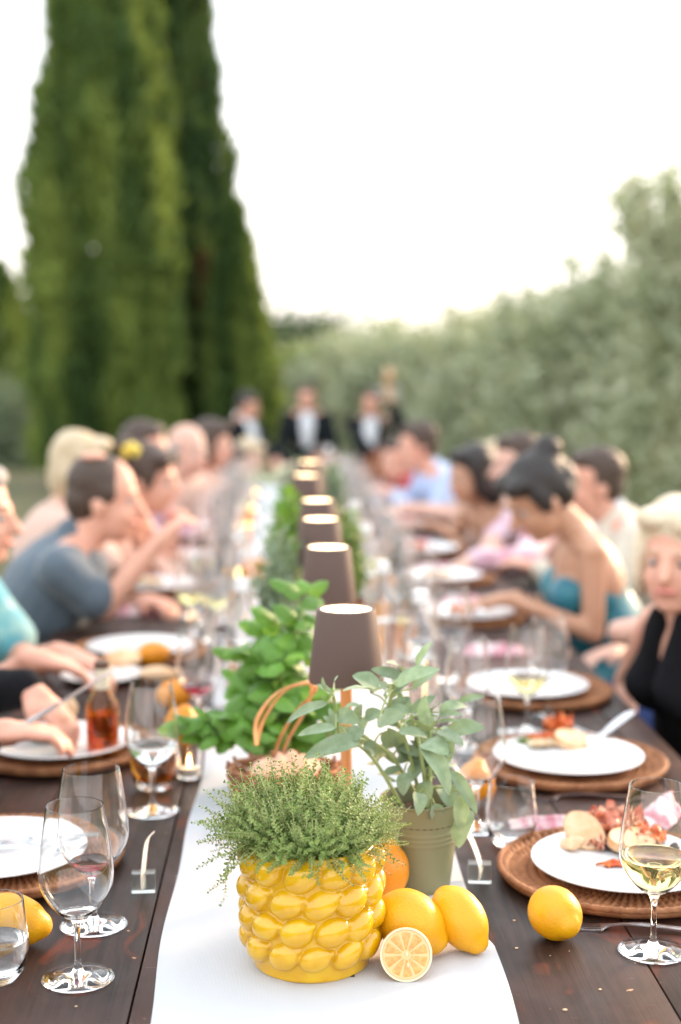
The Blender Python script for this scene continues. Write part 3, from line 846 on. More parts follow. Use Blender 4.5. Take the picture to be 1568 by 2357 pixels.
# ------------------------------------------------------------------ yellow lemon pot
YPX = G(718, 2235); YP = V((YPX.x, G(718, 2278).y + .074, TZ + .0055))
ypot = empty('lemon_planter', YP, 'glossy yellow ceramic pot covered in moulded lemons, holding the thyme', 'plant pot', 'herb pots')
def lemon_relief():
    nA, nZ, Hh = 432, 176, .151
    rows = 4; per = 12; cellw = 2 * PI / per; z0 = .0325; dz = .0338
    off = [0.10, .55, .22, .70]
    A, T = np.meshgrid(np.arange(nA) * 2 * PI / nA, np.linspace(0, 1, nZ))
    Z = T * Hh
    base = np.interp(Z, [0, .003, .014, .022, .05, .10, .135, .145, .151], [.0700, .0725, .0735, .0745, .0790, .0795, .0790, .0800, .0805])
    acc = np.zeros_like(Z); rg = np.random.default_rng(2)
    for r in range(rows):
        for k in range(per):
            ca = (k + off[r] + rg.uniform(-.05, .05)) * cellw; cz = z0 + r * dz + rg.uniform(-.001, .001)
            da = (A - ca + PI) % (2 * PI) - PI
            u = da * .081; v = Z - cz; th = math.radians(24 + rg.uniform(-9, 9))
            p = u * math.cos(th) + v * math.sin(th); q = -u * math.sin(th) + v * math.cos(th)
            La, Lb = .0226 * rg.uniform(.94, 1.06), .0172 * rg.uniform(.94, 1.04)
            d2 = (p / La) ** 2 + (q / Lb) ** 2
            h = .0138 * np.sqrt(np.clip(1 - d2, 0, 1)) ** .95
            nb = .0068 * np.sqrt(np.clip(1 - ((p - La * .93) / .0065) ** 2 - (q / .0050) ** 2, 0, 1))
            h = np.maximum(h, nb)
            acc += (h / .012) ** 9
    hh = .012 * acc ** (1 / 9)
    hh = np.minimum(hh, .0145)
    # soften
    for _ in range(2): hh = (hh + np.roll(hh, 1, 1) + np.roll(hh, -1, 1) + np.vstack([hh[:1], hh[:-1]]) + np.vstack([hh[1:], hh[-1:]])) / 5
    hh *= np.clip((Z - .010) / .010, 0, 1) * np.clip((.1512 - Z) / .006, 0, 1)
    Rr = base + hh
    b = MB()
    b.v = [(Rr[i, k] * math.cos(A[i, k]), Rr[i, k] * math.sin(A[i, k]), Z[i, k]) for i in range(nZ) for k in range(nA)]
    b.f = [(i * nA + k, i * nA + (k + 1) % nA, (i + 1) * nA + (k + 1) % nA, (i + 1) * nA + k) for i in range(nZ - 1) for k in range(nA)]
    prev = (nZ - 1) * nA
    for r, z in ((.0795, .1545), (.0770, .1555), (.0745, .1540), (.0730, .148), (.0725, .125)):
        cur = len(b.v)
        b.v += [(r * math.cos(2 * PI * k / nA), r * math.sin(2 * PI * k / nA), z) for k in range(nA)]
        b.f += [(prev + k, prev + (k + 1) % nA, cur + (k + 1) % nA, cur + k) for k in range(nA)]
        prev = cur
    b.f.append(tuple(prev + k for k in range(nA))); b.f.append(tuple(range(nA))[::-1])
    return b
lemon_relief().build('relief_body', M['glaze'], ypot, sharp=None)
MB().box((.045, -.052, .0012), (.012, .004, .003)).build('felt_foot', M['soil'], ypot)
sb = MB(); sb.lathe([(.0715, .126), (.0712, .136), (.05, .142), (.02, .145), (.0004, .146)], 40, cap=False)
sb.build('soil', M['soil'], ypot)

# ------------------------------------------------------------------ thyme
def thyme_sprig(seed, H=.11, bend=.3, droop=0.0):
    r = random.Random(seed); b = MB(); n = int(H / .0043)
    pts = []; p = V((0, 0, 0)); ang = .05; az = 0
    wob = r.uniform(-.5, .5)
    for i in range(n + 1):
        t = i / n
        ang = bend * t + droop * math.sin(t * PI * .9) + .24 * math.sin(t * 7 + seed)
        az = wob * t * 1.6 + .7 * math.sin(t * 6 + seed * 2)
        pts.append(p.copy())
        p = p + V((math.sin(ang), math.sin(az) * .35, math.cos(ang))).normalized() * (H / n)
    b.tube(pts, [.0009 - .0005 * i / n for i in range(n + 1)], 5)
    nstem = len(b.f)
    def leaf(c, d, L, W, up):
        s = d.cross(up)
        if s.length < 1e-4: s = V((1, 0, 0))
        s.normalize(); nn = s.cross(d).normalized()
        vs = [c, c + d * L * .45 + s * W + nn * W * .35, c + d * L * .85 + s * W * .55 + nn * W * .25, c + d * L, c + d * L * .85 - s * W * .55 + nn * W * .25, c + d * L * .45 - s * W + nn * W * .35, c + d * L * .5]
        b.add(vs, [(0, 1, 6), (1, 2, 6), (2, 3, 6), (3, 4, 6), (4, 5, 6), (5, 0, 6)])
    for i in range(2, n + 1):
        t = i / n; c = pts[i]; ax = (pts[min(i + 1, n)] - pts[i - 1]).normalized()
        o1 = ax.orthogonal().normalized(); o2 = ax.cross(o1)
        ph = (i % 2) * PI / 2 + r.uniform(-.3, .3)
        for s in (0, PI):
            if r.random() < .06: continue
            out = o1 * math.cos(ph + s) + o2 * math.sin(ph + s)
            L = .0074 * (1 - .50 * t ** 3) * r.uniform(.7, 1.2)
            dd = (out + ax * r.uniform(.15, .8)).normalized()
            leaf(c + out * .0006, dd, L, L * .36, ax)
            if r.random() < .30 and t < .93:      # tuft of tiny leaves in the axil
                leaf(c, (out * .6 + ax).normalized(), L * .55, L * .18, ax)
                leaf(c, (out + o2 * .6 + ax * .3).normalized(), L * .5, L * .16, ax)
    for k in range(5):
        a = k * 2.4; ax = (pts[-1] - pts[-2]).normalized(); o1 = ax.orthogonal().normalized(); o2 = ax.cross(o1)
        leaf(pts[-1], (ax + (o1 * math.cos(a) + o2 * math.sin(a)) * .7).normalized(), .0035, .001, ax)
    me = b.mesh('sprig', True, None)
    me.materials.append(M['thyme']); me.materials.append(M['thymestem'])
    mi = [1 if i < nstem else 0 for i in range(len(me.polygons))]
    if len(mi) == len(me.polygons): me.polygons.foreach_set('material_index', mi)
    return me, b, nstem
UP = [thyme_sprig(i, H=.074 + .036 * (i % 5) / 4, bend=(-.35, .2, .5)[i % 3]) for i in range(16)]
ARC = [thyme_sprig(40 + i, H=.085 + .03 * (i % 3) / 2, bend=.5, droop=.9) for i in range(10)]
DRP = [thyme_sprig(80 + i, H=.085 + .02 * (i % 3), bend=1.0, droop=1.2) for i in range(6)]
thyme = empty('thyme_plant', (YP.x, YP.y, YP.z + .140), 'bushy green thyme with many fine sprigs filling the yellow lemon pot', 'herb plant', 'herbs on the table')
rt = random.Random(77); joined = MB(); jn = []
def place_sprig(kind, az, rad, lean, s, zoff=0.0, single=True):
    me, b, ns = rt.choice(kind)
    loc = V((math.cos(az) * rad, math.sin(az) * rad, zoff))
    q = Matrix.Rotation(az, 4, 'Z') @ Matrix.Rotation(lean, 4, 'Y') @ Matrix.Rotation(rt.uniform(-.5, .5), 4, 'Z')
    if single:
        o = mesh_obj('sprig', me, None, thyme); o.matrix_local = Matrix.Translation(loc) @ q @ Matrix.Scale(s, 4)
    else:
        Mx = Matrix.Translation(loc) @ q @ Matrix.Scale(s, 4)
        st = len(joined.f); joined.add([Mx @ V(p) for p in b.v], b.f); jn.append((st, st + ns, st + len(b.f)))
for k in range(1250):
    az = rt.uniform(0, 2 * PI)
    front = -math.sin(az)
    u = math.sqrt(rt.random())
    rad = .070 * u
    single = rt.random() < .23
    sc_ = rt.uniform(.62, 1.04) * (1.0 - .28 * max(0, front) * u)
    if math.cos(az) > 0: sc_ *= 1 - .30 * math.cos(az) * u
    if u < .72: place_sprig(UP, az, rad, u * .75 + rt.uniform(-.35, .35), sc_, 0.004, single)
    elif u < .90 or rt.random() < .4: place_sprig(ARC + UP, az, rad, .50 + rt.uniform(-.35, .40), sc_ * .92, .008, single)
    else: place_sprig(UP if front > .2 else ARC + UP[:8], az, rad, .74 + rt.uniform(-.3, .30) - .15 * max(0, front), sc_ * .86, .016, single)
for az, ln, s in ((3.35, .8, .85), (3.55, .9, .9), (3.75, .8, .75), (-.25, .7, .75), (-.4, .8, .6)):
    place_sprig(DRP, az, .070, ln, s, .006, True)
jm = joined.mesh('inner_sprigs', True, None)
jm.materials.append(M['thyme']); jm.materials.append(M['thymestem'])
mi = np.zeros(len(joined.f), dtype=np.int32)
for a, m_, e in jn: mi[a:m_] = 1
if len(jm.polygons) == len(mi): jm.polygons.foreach_set('material_index', mi)
tag(mesh_obj('inner_sprigs', jm, None, thyme), kind='stuff')

# ------------------------------------------------------------------ sage and its olive green metal pot
SP = V((P(968, 2050, 1.985).x, 1.985, TZ + .005))
sagepot = empty('metal_planter', SP, 'olive green metal pot with ribbed rings, holding the sage', 'plant pot', 'herb pots')
pr = [(.0004, 0), (.040, 0), (.0415, .0015)]
for z in np.linspace(.006, .125, 60):
    r = .0415 + (.0565 - .0415) * z / .125
    for rz in (.072, .079, .086): r += .0013 * math.exp(-((z - rz) / .0016) ** 2)
    pr.append((r, z))
pr += [(.0578, .1262), (.0585, .1278), (.0578, .1293), (.0562, .1288), (.0553, .124), (.0500, .07), (.0004, .07)]
MB().lathe(pr, 72, cap=False).build('pot_body', M['sagepot'], sagepot, sharp=60)
MB().lathe([(.0535, .098), (.053, .106), (.03, .111), (.0004, .112)], 36, cap=False).build('soil', M['soil'], sagepot)
sage = empty('sage_plant', (SP.x, SP.y, TZ + .117), 'grey green sage with long soft leaves in the olive metal pot', 'herb plant', 'herbs on the table')

def leaf_geo(base, tip, w, nrm, curl=.15, fold=.22, n=10, m=3, shape=.75, wav=.06, seed=0, cup=0.0):
    base, tip, nrm = V(base), V(tip), V(nrm)
    d = tip - base; L = d.length; d.normalize()
    s = d.cross(nrm); s = s.normalized() if s.length > 1e-4 else d.orthogonal().normalized()
    nn = s.cross(d).normalized(); vs = []; b = MB()
    for i in range(n + 1):
        t = i / n
        ww = w / 2 * max(.03, (math.sin(PI * min(1, t ** shape)) ** .60 if t < 1 else 0))
        if t > .97: ww = w / 2 * .05
        cz = curl * L * math.sin(PI * t) - curl * L * .6 * t * t
        for j in range(-m, m + 1):
            u = j / m
            z = cz + fold * ww * abs(u) - cup * ww * u * u + wav * ww * math.sin(t * 14 + seed + u * 2) * abs(u)
            vs.append(base + d * (L * t) + s * (ww * u) + nn * z)
    k = 2 * m + 1
    b.add(vs, [(i * k + j, i * k + j + 1, (i + 1) * k + j + 1, (i + 1) * k + j) for i in range(n) for j in range(k - 1)])
    # raised midrib underside/top
    return b
D0 = 1.985
def c7(x, y): return (x * .421 + 424, y * .424 + 1262)
def c1(x, y): return (x * .519 + 377, y * .519 + 1415)
SL = [(c7, 1268, 640, 1350, 508, 46, -.01), (c7, 1155, 745, 1388, 648, 72, -.03), (c7, 1250, 762, 1378, 672, 72, .02), (c7, 1195, 700, 1022, 655, 52, .02),
      (c7, 1200, 680, 1112, 615, 64, .04), (c7, 1065, 765, 922, 690, 100, -.02), (c7, 1035, 772, 866, 770, 52, -.05), (c7, 1090, 800, 1072, 728, 58, -.05),
      (c7, 1035, 790, 1110, 680, 66, .03), (c7, 826, 770, 836, 690, 34, -.02), (c7, 820, 795, 750, 708, 38, -.03), (c7, 800, 790, 728, 738, 32, .0),
      (c7, 785, 842, 553, 945, 56, -.03), (c7, 830, 975, 620, 1012, 50, -.05), (c7, 965, 1040, 655, 1132, 84, -.07), (c7, 830, 895, 958, 945, 74, -.02),
      (c7, 955, 960, 963, 838, 42, .0), (c7, 900, 1030, 985, 975, 84, -.05), (c7, 1058, 945, 1204, 908, 88, -.08), (c7, 990, 925, 1085, 890, 60, -.02),
      (c7, 1338, 965, 1313, 798, 72, -.05), (c7, 1172, 1000, 1332, 1022, 56, -.06), (c7, 1310, 1052, 1440, 1110, 108, -.06), (c7, 1288, 1062, 1462, 1335, 88, -.07),
      (c7, 1388, 990, 1526, 1062, 62, -.06), (c7, 1440, 990, 1641, 968, 76, -.03), (c7, 1395, 892, 1546, 850, 62, -.02), (c7, 1500, 832, 1642, 800, 36, .02),
      (c7, 1390, 912, 1520, 898, 34, -.03), (c7, 1390, 942, 1505, 935, 26, -.03), (c7, 1355, 890, 1396, 845, 50, -.02), (c7, 1440, 1020, 1425, 1185, 72, .03),
      (c7, 1165, 780, 1150, 860, 60, .02), (c7, 1240, 950, 1330, 1010, 64, .0), (c7, 1080, 1000, 1150, 1080, 74, .02), (c7, 1220, 900, 1150, 850, 60, .03),
      (c7, 1000, 1020, 900, 1080, 60, .03), (c7, 870, 960, 830, 1060, 54, .03), (c7, 980, 1060, 1050, 1120, 70, .01), (c7, 1340, 1100, 1260, 1020, 70, .04),
      (c7, 1180, 1080, 1120, 980, 60, .04), (c7, 1230, 1150, 1160, 1050, 66, .05), (c7, 880, 860, 960, 850, 30, .02), (c7, 1230, 880, 1290, 850, 40, .03),
      (c1, 1275, 690, 1392, 882, 46, -.03), (c1, 1325, 790, 1315, 955, 56, -.04), (c1, 1345, 860, 1305, 1028, 82, -.02), (c1, 1185, 740, 1160, 852, 76, -.03),
      (c1, 1130, 790, 1130, 885, 52, -.05), (c1, 1200, 835, 1200, 918, 58, -.055), (c1, 1235, 760, 1282, 866, 72, -.01), (c1, 1030, 1020, 1012, 1195, 30, -.055),
      (c1, 1090, 700, 1060, 800, 60, -.01), (c1, 1150, 660, 1090, 740, 60, .02), (c1, 1000, 600, 930, 640, 60, .02), (c1, 1230, 640, 1290, 560, 50, .03),
      (c1, 1010, 740, 960, 700, 54, .03), (c1, 1060, 640, 1150, 600, 60, .04)]
rs_ = random.Random(9)
hubs = [c7(1120, 860), c7(845, 1000), c7(1240, 900), c7(1345, 990), c7(1150, 740), c7(1400, 1090), c7(965, 1010), c7(815, 790)]
hub_pts = [P(h[0], h[1], D0 + rs_.uniform(-.02, .02)) for h in hubs]
root_pt = V((SP.x, SP.y, TZ + .115))
stems = []
def sag(a, b2, k=.25, n=12, side=.0):
    m_ = (a + b2) / 2 + V((side, 0, 0)); m_.z = max(a.z, b2.z) * .55 + min(a.z, b2.z) * .45 + k * (b2 - a).length * .3
    return arc_pts([a, m_, b2], n)
for i, h in enumerate(hub_pts):
    r0 = root_pt + V((rs_.uniform(-.025, .025), rs_.uniform(-.025, .025), 0))
    if i == 7: pts = sag(hub_pts[1], h, .1)
    elif i == 4: pts = sag(hub_pts[0], h, 0)
    else: pts = sag(r0, h, .35)
    stems.append(pts)
    MB().tube([p - sage.location for p in pts], [.0030 - .0012 * k / len(pts) for k in range(len(pts))], 8).build('stem', M['sagestem'], sage)
cyv = V((0, -1, 0))
def sage_leaf(b_, t_, wm, seed):
    n_ = V((rs_.uniform(-.5, .4), rs_.uniform(-.9, -.2), rs_.uniform(.45, 1.0)))
    o = leaf_geo(b_ - sage.location, t_ - sage.location, wm, n_, curl=rs_.uniform(.04, .16), fold=rs_.uniform(.05, .45), n=12, seed=seed, wav=.05).build('leaf', M['sage'], sage, sharp=None)
    return o
allstem = [p for s in stems for p in s]
for i, (f, x0, y0, x1, y1, w, dd) in enumerate(SL):
    k = 1 if f is c7 else 1.233
    b_ = P(*f(x0, y0), D0 + dd + rs_.uniform(-.008, .012)); t_ = P(*f(x1, y1), D0 + dd + rs_.uniform(-.035, .012))
    wm = w * (.421 if f is c7 else .519) * D0 / FPX * 1.32
    sage_leaf(b_, t_, wm, i)
    near = min(allstem, key=lambda p: (p - b_).length)
    if (near - b_).length > .004:
        low = near
        pts = sag(low, b_, .25, 8)
        MB().tube([p - sage.location for p in pts], [.0016 - .0007 * k2 / len(pts) for k2 in range(len(pts))], 6).build('leaf_stalk', M['sagestem'], sage)
for i in range(58):      # inner and back leaves
    s = rs_.choice(stems[:7]); p = s[rs_.randrange(len(s) // 3, len(s))]
    a = rs_.uniform(0, 2 * PI); L = rs_.uniform(.028, .050)
    t_ = p + V((math.cos(a) * L, abs(math.sin(a)) * L * .9 + .005, rs_.uniform(-.012, .03)))
    sage_leaf(p + V((0, .006, 0)), t_, L * rs_.uniform(.32, .45), i + 99)

# ------------------------------------------------------------------ basil plants
def basil_leaf_mesh(seed):
    return leaf_geo((0, 0, 0), (1, 0, 0), .68, (0, 0, 1), curl=.10, fold=-.12, n=9, m=3, shape=.72, wav=.10, seed=seed, cup=.42).mesh('leaf', True, None)
BL = [basil_leaf_mesh(i * 1.7) for i in range(4)]
for b_ in BL: b_.materials.append(M['basil'])
def orient(d, n):
    d = V(d).normalized(); n = V(n); n = (n - d * n.dot(d)); n = n.normalized() if n.length > 1e-4 else d.orthogonal().normalized()
    y = n.cross(d); return Matrix((d, y, n)).transposed().to_4x4()
def basil(root, stems_, seed, leafL=.045, pot=None):
    """stems_: (base, tip) in world space"""
    r = random.Random(seed); o0 = root.location
    for a, b2 in stems_:
        a, b2 = V(a), V(b2); pts = sag(a, b2, r.uniform(-.05, .3), 12)
        MB().tube([p - o0 for p in pts], [.0022 - .0008 * k / len(pts) for k in range(len(pts))], 6).build('stem', M['sagestem'], root)
        L = (b2 - a).length; nn = max(2, int(L / .040)); ph = r.uniform(0, PI)
        for k in range(1, nn + 1):
            t = k / nn; p = pts[min(len(pts) - 1, int(t * (len(pts) - 1)))]; ph += PI / 2
            m_ = 4 if k == nn else 2
            for q in range(m_):
                aa = ph + q * 2 * PI / m_ + r.uniform(-.3, .3)
                out = V((math.cos(aa), math.sin(aa), r.uniform(-.8, .35) + (.5 if k == nn else 0)))
                s_ = leafL * (.6 if k == nn and q > 1 else r.uniform(.7, 1.1))
                Mx = orient(out + V((0, 0, -.25)), V((r.uniform(-.4, .4), r.uniform(-1.5, -.3), 1)))
                lo = mesh_obj('leaf', r.choice(BL), None, root)
                lo.matrix_local = Matrix.Translation(p - o0 + out.normalized() * .004) @ Mx @ Matrix.Scale(s_, 4)
def small_pot(root_name, p, r, H, m, label, cat='plant pot', group='herb pots'):
    o = empty(root_name, p, label, cat, group)
    MB().lathe([(.0004, 0), (r * .74, 0), (r * .76, .002), (r, H - .004), (r * 1.03, H - .002), (r * 1.03, H), (r * .96, H), (r * .92, H * .9), (r * .85, H * .7), (.0004, H * .7)], 32, cap=False).build('pot_body', M[m], o)
    MB().lathe([(r * .93, H * .84), (.0004, H * .90)], 24, cap=False).build('soil', M['soil'], o)
    return o
BC = V((P(640, 1700, 2.50).x, 2.50, TZ + .004))
small_pot('metal_planter', BC, .055, .11, 'sagepot', 'green metal pot of the large basil, hidden behind the basket', )
basilp = empty('basil_plant', BC + V((0, 0, .10)), 'large basil plant with glossy green leaves, left of the nearest lamp', 'herb plant', 'herbs on the table')
bt = [(705, 1370, -.02), (690, 1425, -.05), (650, 1440, -.02), (615, 1455, .02), (570, 1500, -.02), (545, 1510, .03), (600, 1530, -.06), (650, 1520, -.08),
      (690, 1520, -.06), (590, 1590, -.04), (630, 1600, -.09), (680, 1590, -.08), (560, 1570, .02), (640, 1660, -.10), (600, 1650, -.07), (700, 1640, -.08), (735, 1650, -.06), (760, 1690, -.07),
      (720, 1560, .0), (670, 1480, .03)]
cb = BC + V((0, 0, .105))
basil(basilp, [(cb + V((RNG.uniform(-.02, .02), RNG.uniform(-.02, .02), 0)), P(x, y, 2.50 + dd)) for x, y, dd in bt], 3, .070)
lb = [(445, 1665, -.06), (480, 1650, -.08), (500, 1690, -.09), (530, 1650, -.06), (545, 1680, -.09), (580, 1690, -.10), (470, 1690, -.05)]
basil(basilp, [(cb + V((-.02, -.01, 0)), P(x, y, 2.46 + dd)) for x, y, dd in lb], 5, .070)

def bushy_herb(X, Y0, X1, X2, Ytop, D, label, seed, mm='basil', n=2600, leaf=.018, pot='terracotta', potlabel='pot'):
    base = V((P(X, 1400, D).x, D, TZ + .004)); rs = np.random.default_rng(seed)
    small_pot('herb_pot', base, .05, .10, pot, potlabel)
    root = empty('herb_plant', base + V((0, 0, .095)), label, 'herb plant', 'herbs on the table')
    ztop = P(X, Ytop, D).z - root.location.z; zl = .0; xl, xr = P(X1, 1400, D).x - base.x, P(X2, 1400, D).x - base.x
    c = []
    for k in range(26):
        u = rs.uniform(0, 1) ** .6; a = rs.uniform(0, 2 * PI); h = rs.uniform(.2, 1)
        x = (xr if math.cos(a) > 0 else -xl) * math.cos(a) * u * math.sin(PI * min(.95, h * .75 + .2)); y = .08 * math.sin(a) * u
        tip = V((x, y, ztop * h))
        MB().tube([(x * .1, y * .1, 0), (x * .6, y * .6, tip.z * .6), tip], [.002, .0015, .0008], 5).build('stem', M['sagestem'], root)
        for t in np.linspace(.25, 1, n // 26):
            c.append((x * t, y * t, tip.z * t * (.7 + .3 * t)))
    c = np.array(c) + rs.normal(0, .012, (len(c), 3)); nn = len(c)
    d = unit(rs.normal(0, 1, (nn, 3)) + np.array([0, 0, .4]))
    tag(mesh_obj('foliage', np_mesh('foliage', leaves(c, d, rs.uniform(.7, 1.3, nn) * leaf, rs.uniform(.2, .35, nn) * leaf), 4), M[mm], root), kind='stuff')
bushy_herb(640, 1370, 565, 705, 1200, 3.25, 'loose oregano like herb left of the second lamp', 41, 'sage', 1900, .022, potlabel='terracotta pot under the loose herb left of the second lamp')
bushy_herb(665, 1250, 620, 712, 1135, 3.95, 'leafy basil beside the third and fourth lamps', 42, 'basil', 1400, .036, potlabel='terracotta pot under the basil beside the third lamp')
bushy_herb(800, 1290, 765, 832, 1165, 3.85, 'dark rosemary like herb right of the third lamp', 43, 'thyme', 2400, .022, potlabel='terracotta pot under the dark herb right of the third lamp')
bushy_herb(690, 1150, 640, 730, 1060, 5.6, 'far herb beside the last lamps', 44, 'sage', 1800, .030, potlabel='terracotta pot under the far herb beside the last lamps')
bushy_herb(770, 1130, 735, 800, 1070, 6.2, 'farthest herb right of the last lamps', 45, 'sage', 1500, .030, potlabel='terracotta pot under the farthest herb')

# ------------------------------------------------------------------ lamps
def lamp(X, Y, D, label):
    p = P(X, Y, D); r = empty('table_lamp', (p.x, D, TZ + .004), label, 'table lamp', 'cordless lamps down the runner')
    MB().lathe([(.0004, 0), (.048, 0), (.050, .003), (.050, .010), (.047, .013), (.012, .016), (.0004, .016)], 40, cap=False).build('base', M['shade'], r)
    MB().lathe([(.0085, .015), (.0085, .362)], 16).build('stem', M['lit_stem'], r)
    # open shade: outer and inner skin
    MB().lathe([(.0555, .272), (.0560, .274), (.0440, .376), (.0430, .379), (.0375, .3795), (.0368, .3765), (.0405, .371), (.0540, .274)], 64, closed=True, cap=False).build('lamp_shade', M['shade'], r, sharp=35)
    MB().lathe([(.0004, .3782), (.0372, .3780), (.0368, .3740), (.0004, .3740)], 40, cap=False).build('diffuser', M['glow'], r)
    MB().lathe([(.0075, .330), (.020, .335), (.022, .352), (.0075, .356)], 24, cap=False).build('bulb', M['bulb'], r)
    return r
for X, Y, nm in ((797, 1410, 'nearest and largest lamp with a brown conical shade, behind the sage'), (755, 1263, 'second lamp from the camera, its lit top above the nearest shade'),
                 (738, 1197, 'third lamp from the camera with glowing top'), (731, 1153, 'fourth lamp from the camera, small and blurred'),
                 (705, 1094, 'fifth lamp, a little left of the row'), (714, 1064, 'farthest lamp at the end of the row')):
    lamp(X, Y, .37 * FPX / (Y - 822), nm)

# ------------------------------------------------------------------ wicker basket with handle
BK = V((P(655, 1760, 2.24).x, 2.24, TZ + .004))
bk = empty('wicker_basket', BK, 'small wicker basket with a thin arched handle, behind the thyme', 'basket')
for k in range(12):
    z = .004 + k * .0088; R_ = .052 + .018 * (k / 11) ** .8
    b = MB(); n = 96; pts = []
    for q in range(n + 1):
        a = 2 * PI * q / n; w = .0022 * math.sin(a * 14 + (k % 2) * PI)
        pts.append((math.cos(a) * (R_ + w) * 1.25, math.sin(a) * (R_ + w) * .9, z))
    b.tube(pts, .0046, 6, cap=False).build('wicker_row', M['basket'], bk)
for k in range(14):
    a = 2 * PI * k / 14
    MB().tube([(math.cos(a) * .050 * 1.25, math.sin(a) * .050 * .9, .001), (math.cos(a) * .0715 * 1.25, math.sin(a) * .0715 * .9, .112)], .0032, 6).build('stake', M['basket'], bk)
MB().lathe([(.058, .002), (.0004, .003)], 24).build('bottom', M['basket'], bk)
for q in (-1, 1):
    hp = [P(590, 1715, 2.20 + .03 * q) - BK, P(600 + 8 * q, 1655, 2.21 + .03 * q) - BK, P(648 + 6 * q, 1592, 2.22) - BK, P(708, 1572, 2.23 + .02 * q) - BK, P(722 - q * 4, 1590, 2.25 + .02 * q) - BK, P(690 + q * 10, 1640, 2.28) - BK, P(655 + q * 10, 1700, 2.32) - BK, P(640 + q * 8, 1745, 2.33) - BK]
    ap = arc_pts(hp, 56)
    MB().strip(ap, [.0085] * len(ap), (0.4, .9, 0), .003).build('handle', M['rattan_light'], bk)
pb = MB().ell((0, 0, .080), (.070, .048, .036), 40, 24)
for i, p in enumerate(pb.v):
    p = V(p); pb.v[i] = tuple(p * (1 + .16 * noise.noise(p * 38)) + V((0, 0, .014 * noise.noise(p * 60 + V((3, 3, 3))))))
pb2 = pb.build('tissue_paper', M['paper'], None, BK, sharp=None); tag(pb2, 'crumpled pink orange paper filling the wicker basket', 'wrapping paper')

# ------------------------------------------------------------------ bottles, beer, candle, place cards
bo = empty('beer_bottle', G(238, 1748) + V((0, 0, .0006)), 'amber glass beer bottle with cream foil round its neck, left of the clear drink', 'bottle', 'bottles')
MB().lathe([(.0004, .002), (.026, 0), (.0305, .004), (.031, .095), (.029, .108), (.018, .128), (.0135, .140), (.0125, .172), (.0130, .180), (.0105, .180), (.0100, .142), (.015, .127), (.0265, .107), (.0285, .095), (.028, .008), (.0004, .006)], 36, cap=False).build('bottle_body', M['amber_glass'], bo, sharp=60)
MB().lathe([(.0004, .0065), (.0277, .0085), (.0277, .088), (.0004, .088)], 30, cap=False).build('beer', M['beer'], bo)
MB().lathe([(.0150, .135), (.0145, .146), (.0138, .176)], 30, cap=False).build('neck_foil', M['foil'], bo)
MB().lathe([(.0142, .174), (.0148, .178), (.0140, .187), (.0004, .189)], 24, cap=False).build('bottle_cap', M['cork'], bo)

bg_ = empty('beer_glass', G(357, 1815) + V((0, 0, .0006)), 'tumbler of amber beer with a thin head of foam, behind the clear drink', 'beer glass', 'tumblers')
mesh_obj('glass_body', TM, M['glass'], bg_).scale = (1.08, 1.08, 1.0)
lm = liquid_mesh(TIN, .068, name='beer'); mesh_obj('beer', lm, M['beer'], bg_).scale = (1.08, 1.08, 1.0)
MB().lathe([(.0004, .0685), (.0395, .0685), (.0390, .080), (.0004, .081)], 36, cap=False).build('foam', M['foam'], bg_)

def candle(p, label):
    r = empty('candle_holder', (p[0], p[1], p[2] + .0006), label, 'candle', 'candle glasses')
    MB().lathe([(.0004, 0), (.019, 0), (.021, .003), (.0225, .058), (.0212, .058), (.0198, .006), (.0004, .005)], 28, cap=False).build('holder_glass', M['glass'], r, sharp=60)
    MB().lathe([(.0004, .0055), (.0185, .0058), (.0185, .020), (.0004, .019)], 24, cap=False).build('wax', M['card'], r)
    MB().lathe([(.0004, .021), (.0032, .027), (.0022, .034), (.0004, .043)], 12, cap=False).build('flame', M['flame'], r)
candle(G(436, 1790), 'small candle glass beside the runner, left of the basket')

def place_card(p, label, h=.062, rz=0.0, lean=.1):
    r = empty('place_card_holder', (p[0], p[1], p[2]), label, 'place card', 'place cards', rz)
    cm = bevel_box((.033, .020, .028), .0012, 2)
    mesh_obj('glass_block', cm, M['block'], r, (0, 0, .0148))
    pts = arc_pts([(0, -.007, .006), (0, -.007, .030), (lean * .05, .0, .0215 + h * .8), (lean * .12, -.004, .0215 + h)], 16)
    MB().strip(pts, [.020] * len(pts), (.25, 1, 0), .0009).build('card', M['card'], r)
place_card(G(331, 2052), 'glass block with an edge on place card on the wood left of the runner', rz=.05)
place_card(G(1104, 2030), 'glass block with a curled place card, right of the runner beside the tumbler', rz=-.1, lean=-.35)

def clear_bottle(p, label):
    r = empty('water_bottle', (p[0], p[1], p[2] + .0006), label, 'bottle', 'bottles')
    MB().lathe([(.0004, .003), (.035, 0), (.038, .004), (.038, .15), (.034, .175), (.017, .205), (.0135, .235), (.0145, .255), (.012, .255), (.0115, .235), (.015, .204), (.0325, .172), (.036, .15), (.036, .008), (.0004, .007)], 28, cap=False).build('bottle_body', M['glass'], r, sharp=60)
    MB().lathe([(.0004, .0075), (.0357, .0085), (.0357, .12), (.0004, .12)], 24, cap=False).build('water', M['water'], r)
    MB().lathe([(.0165, .236), (.0165, .262), (.0004, .263)], 20, cap=False).build('bottle_cap', M['porcelain'], r)
clear_bottle(G(560, 1600), 'clear water bottle left of the large basil'); clear_bottle(G(967, 1640), 'clear water bottle right of the nearest lamp')

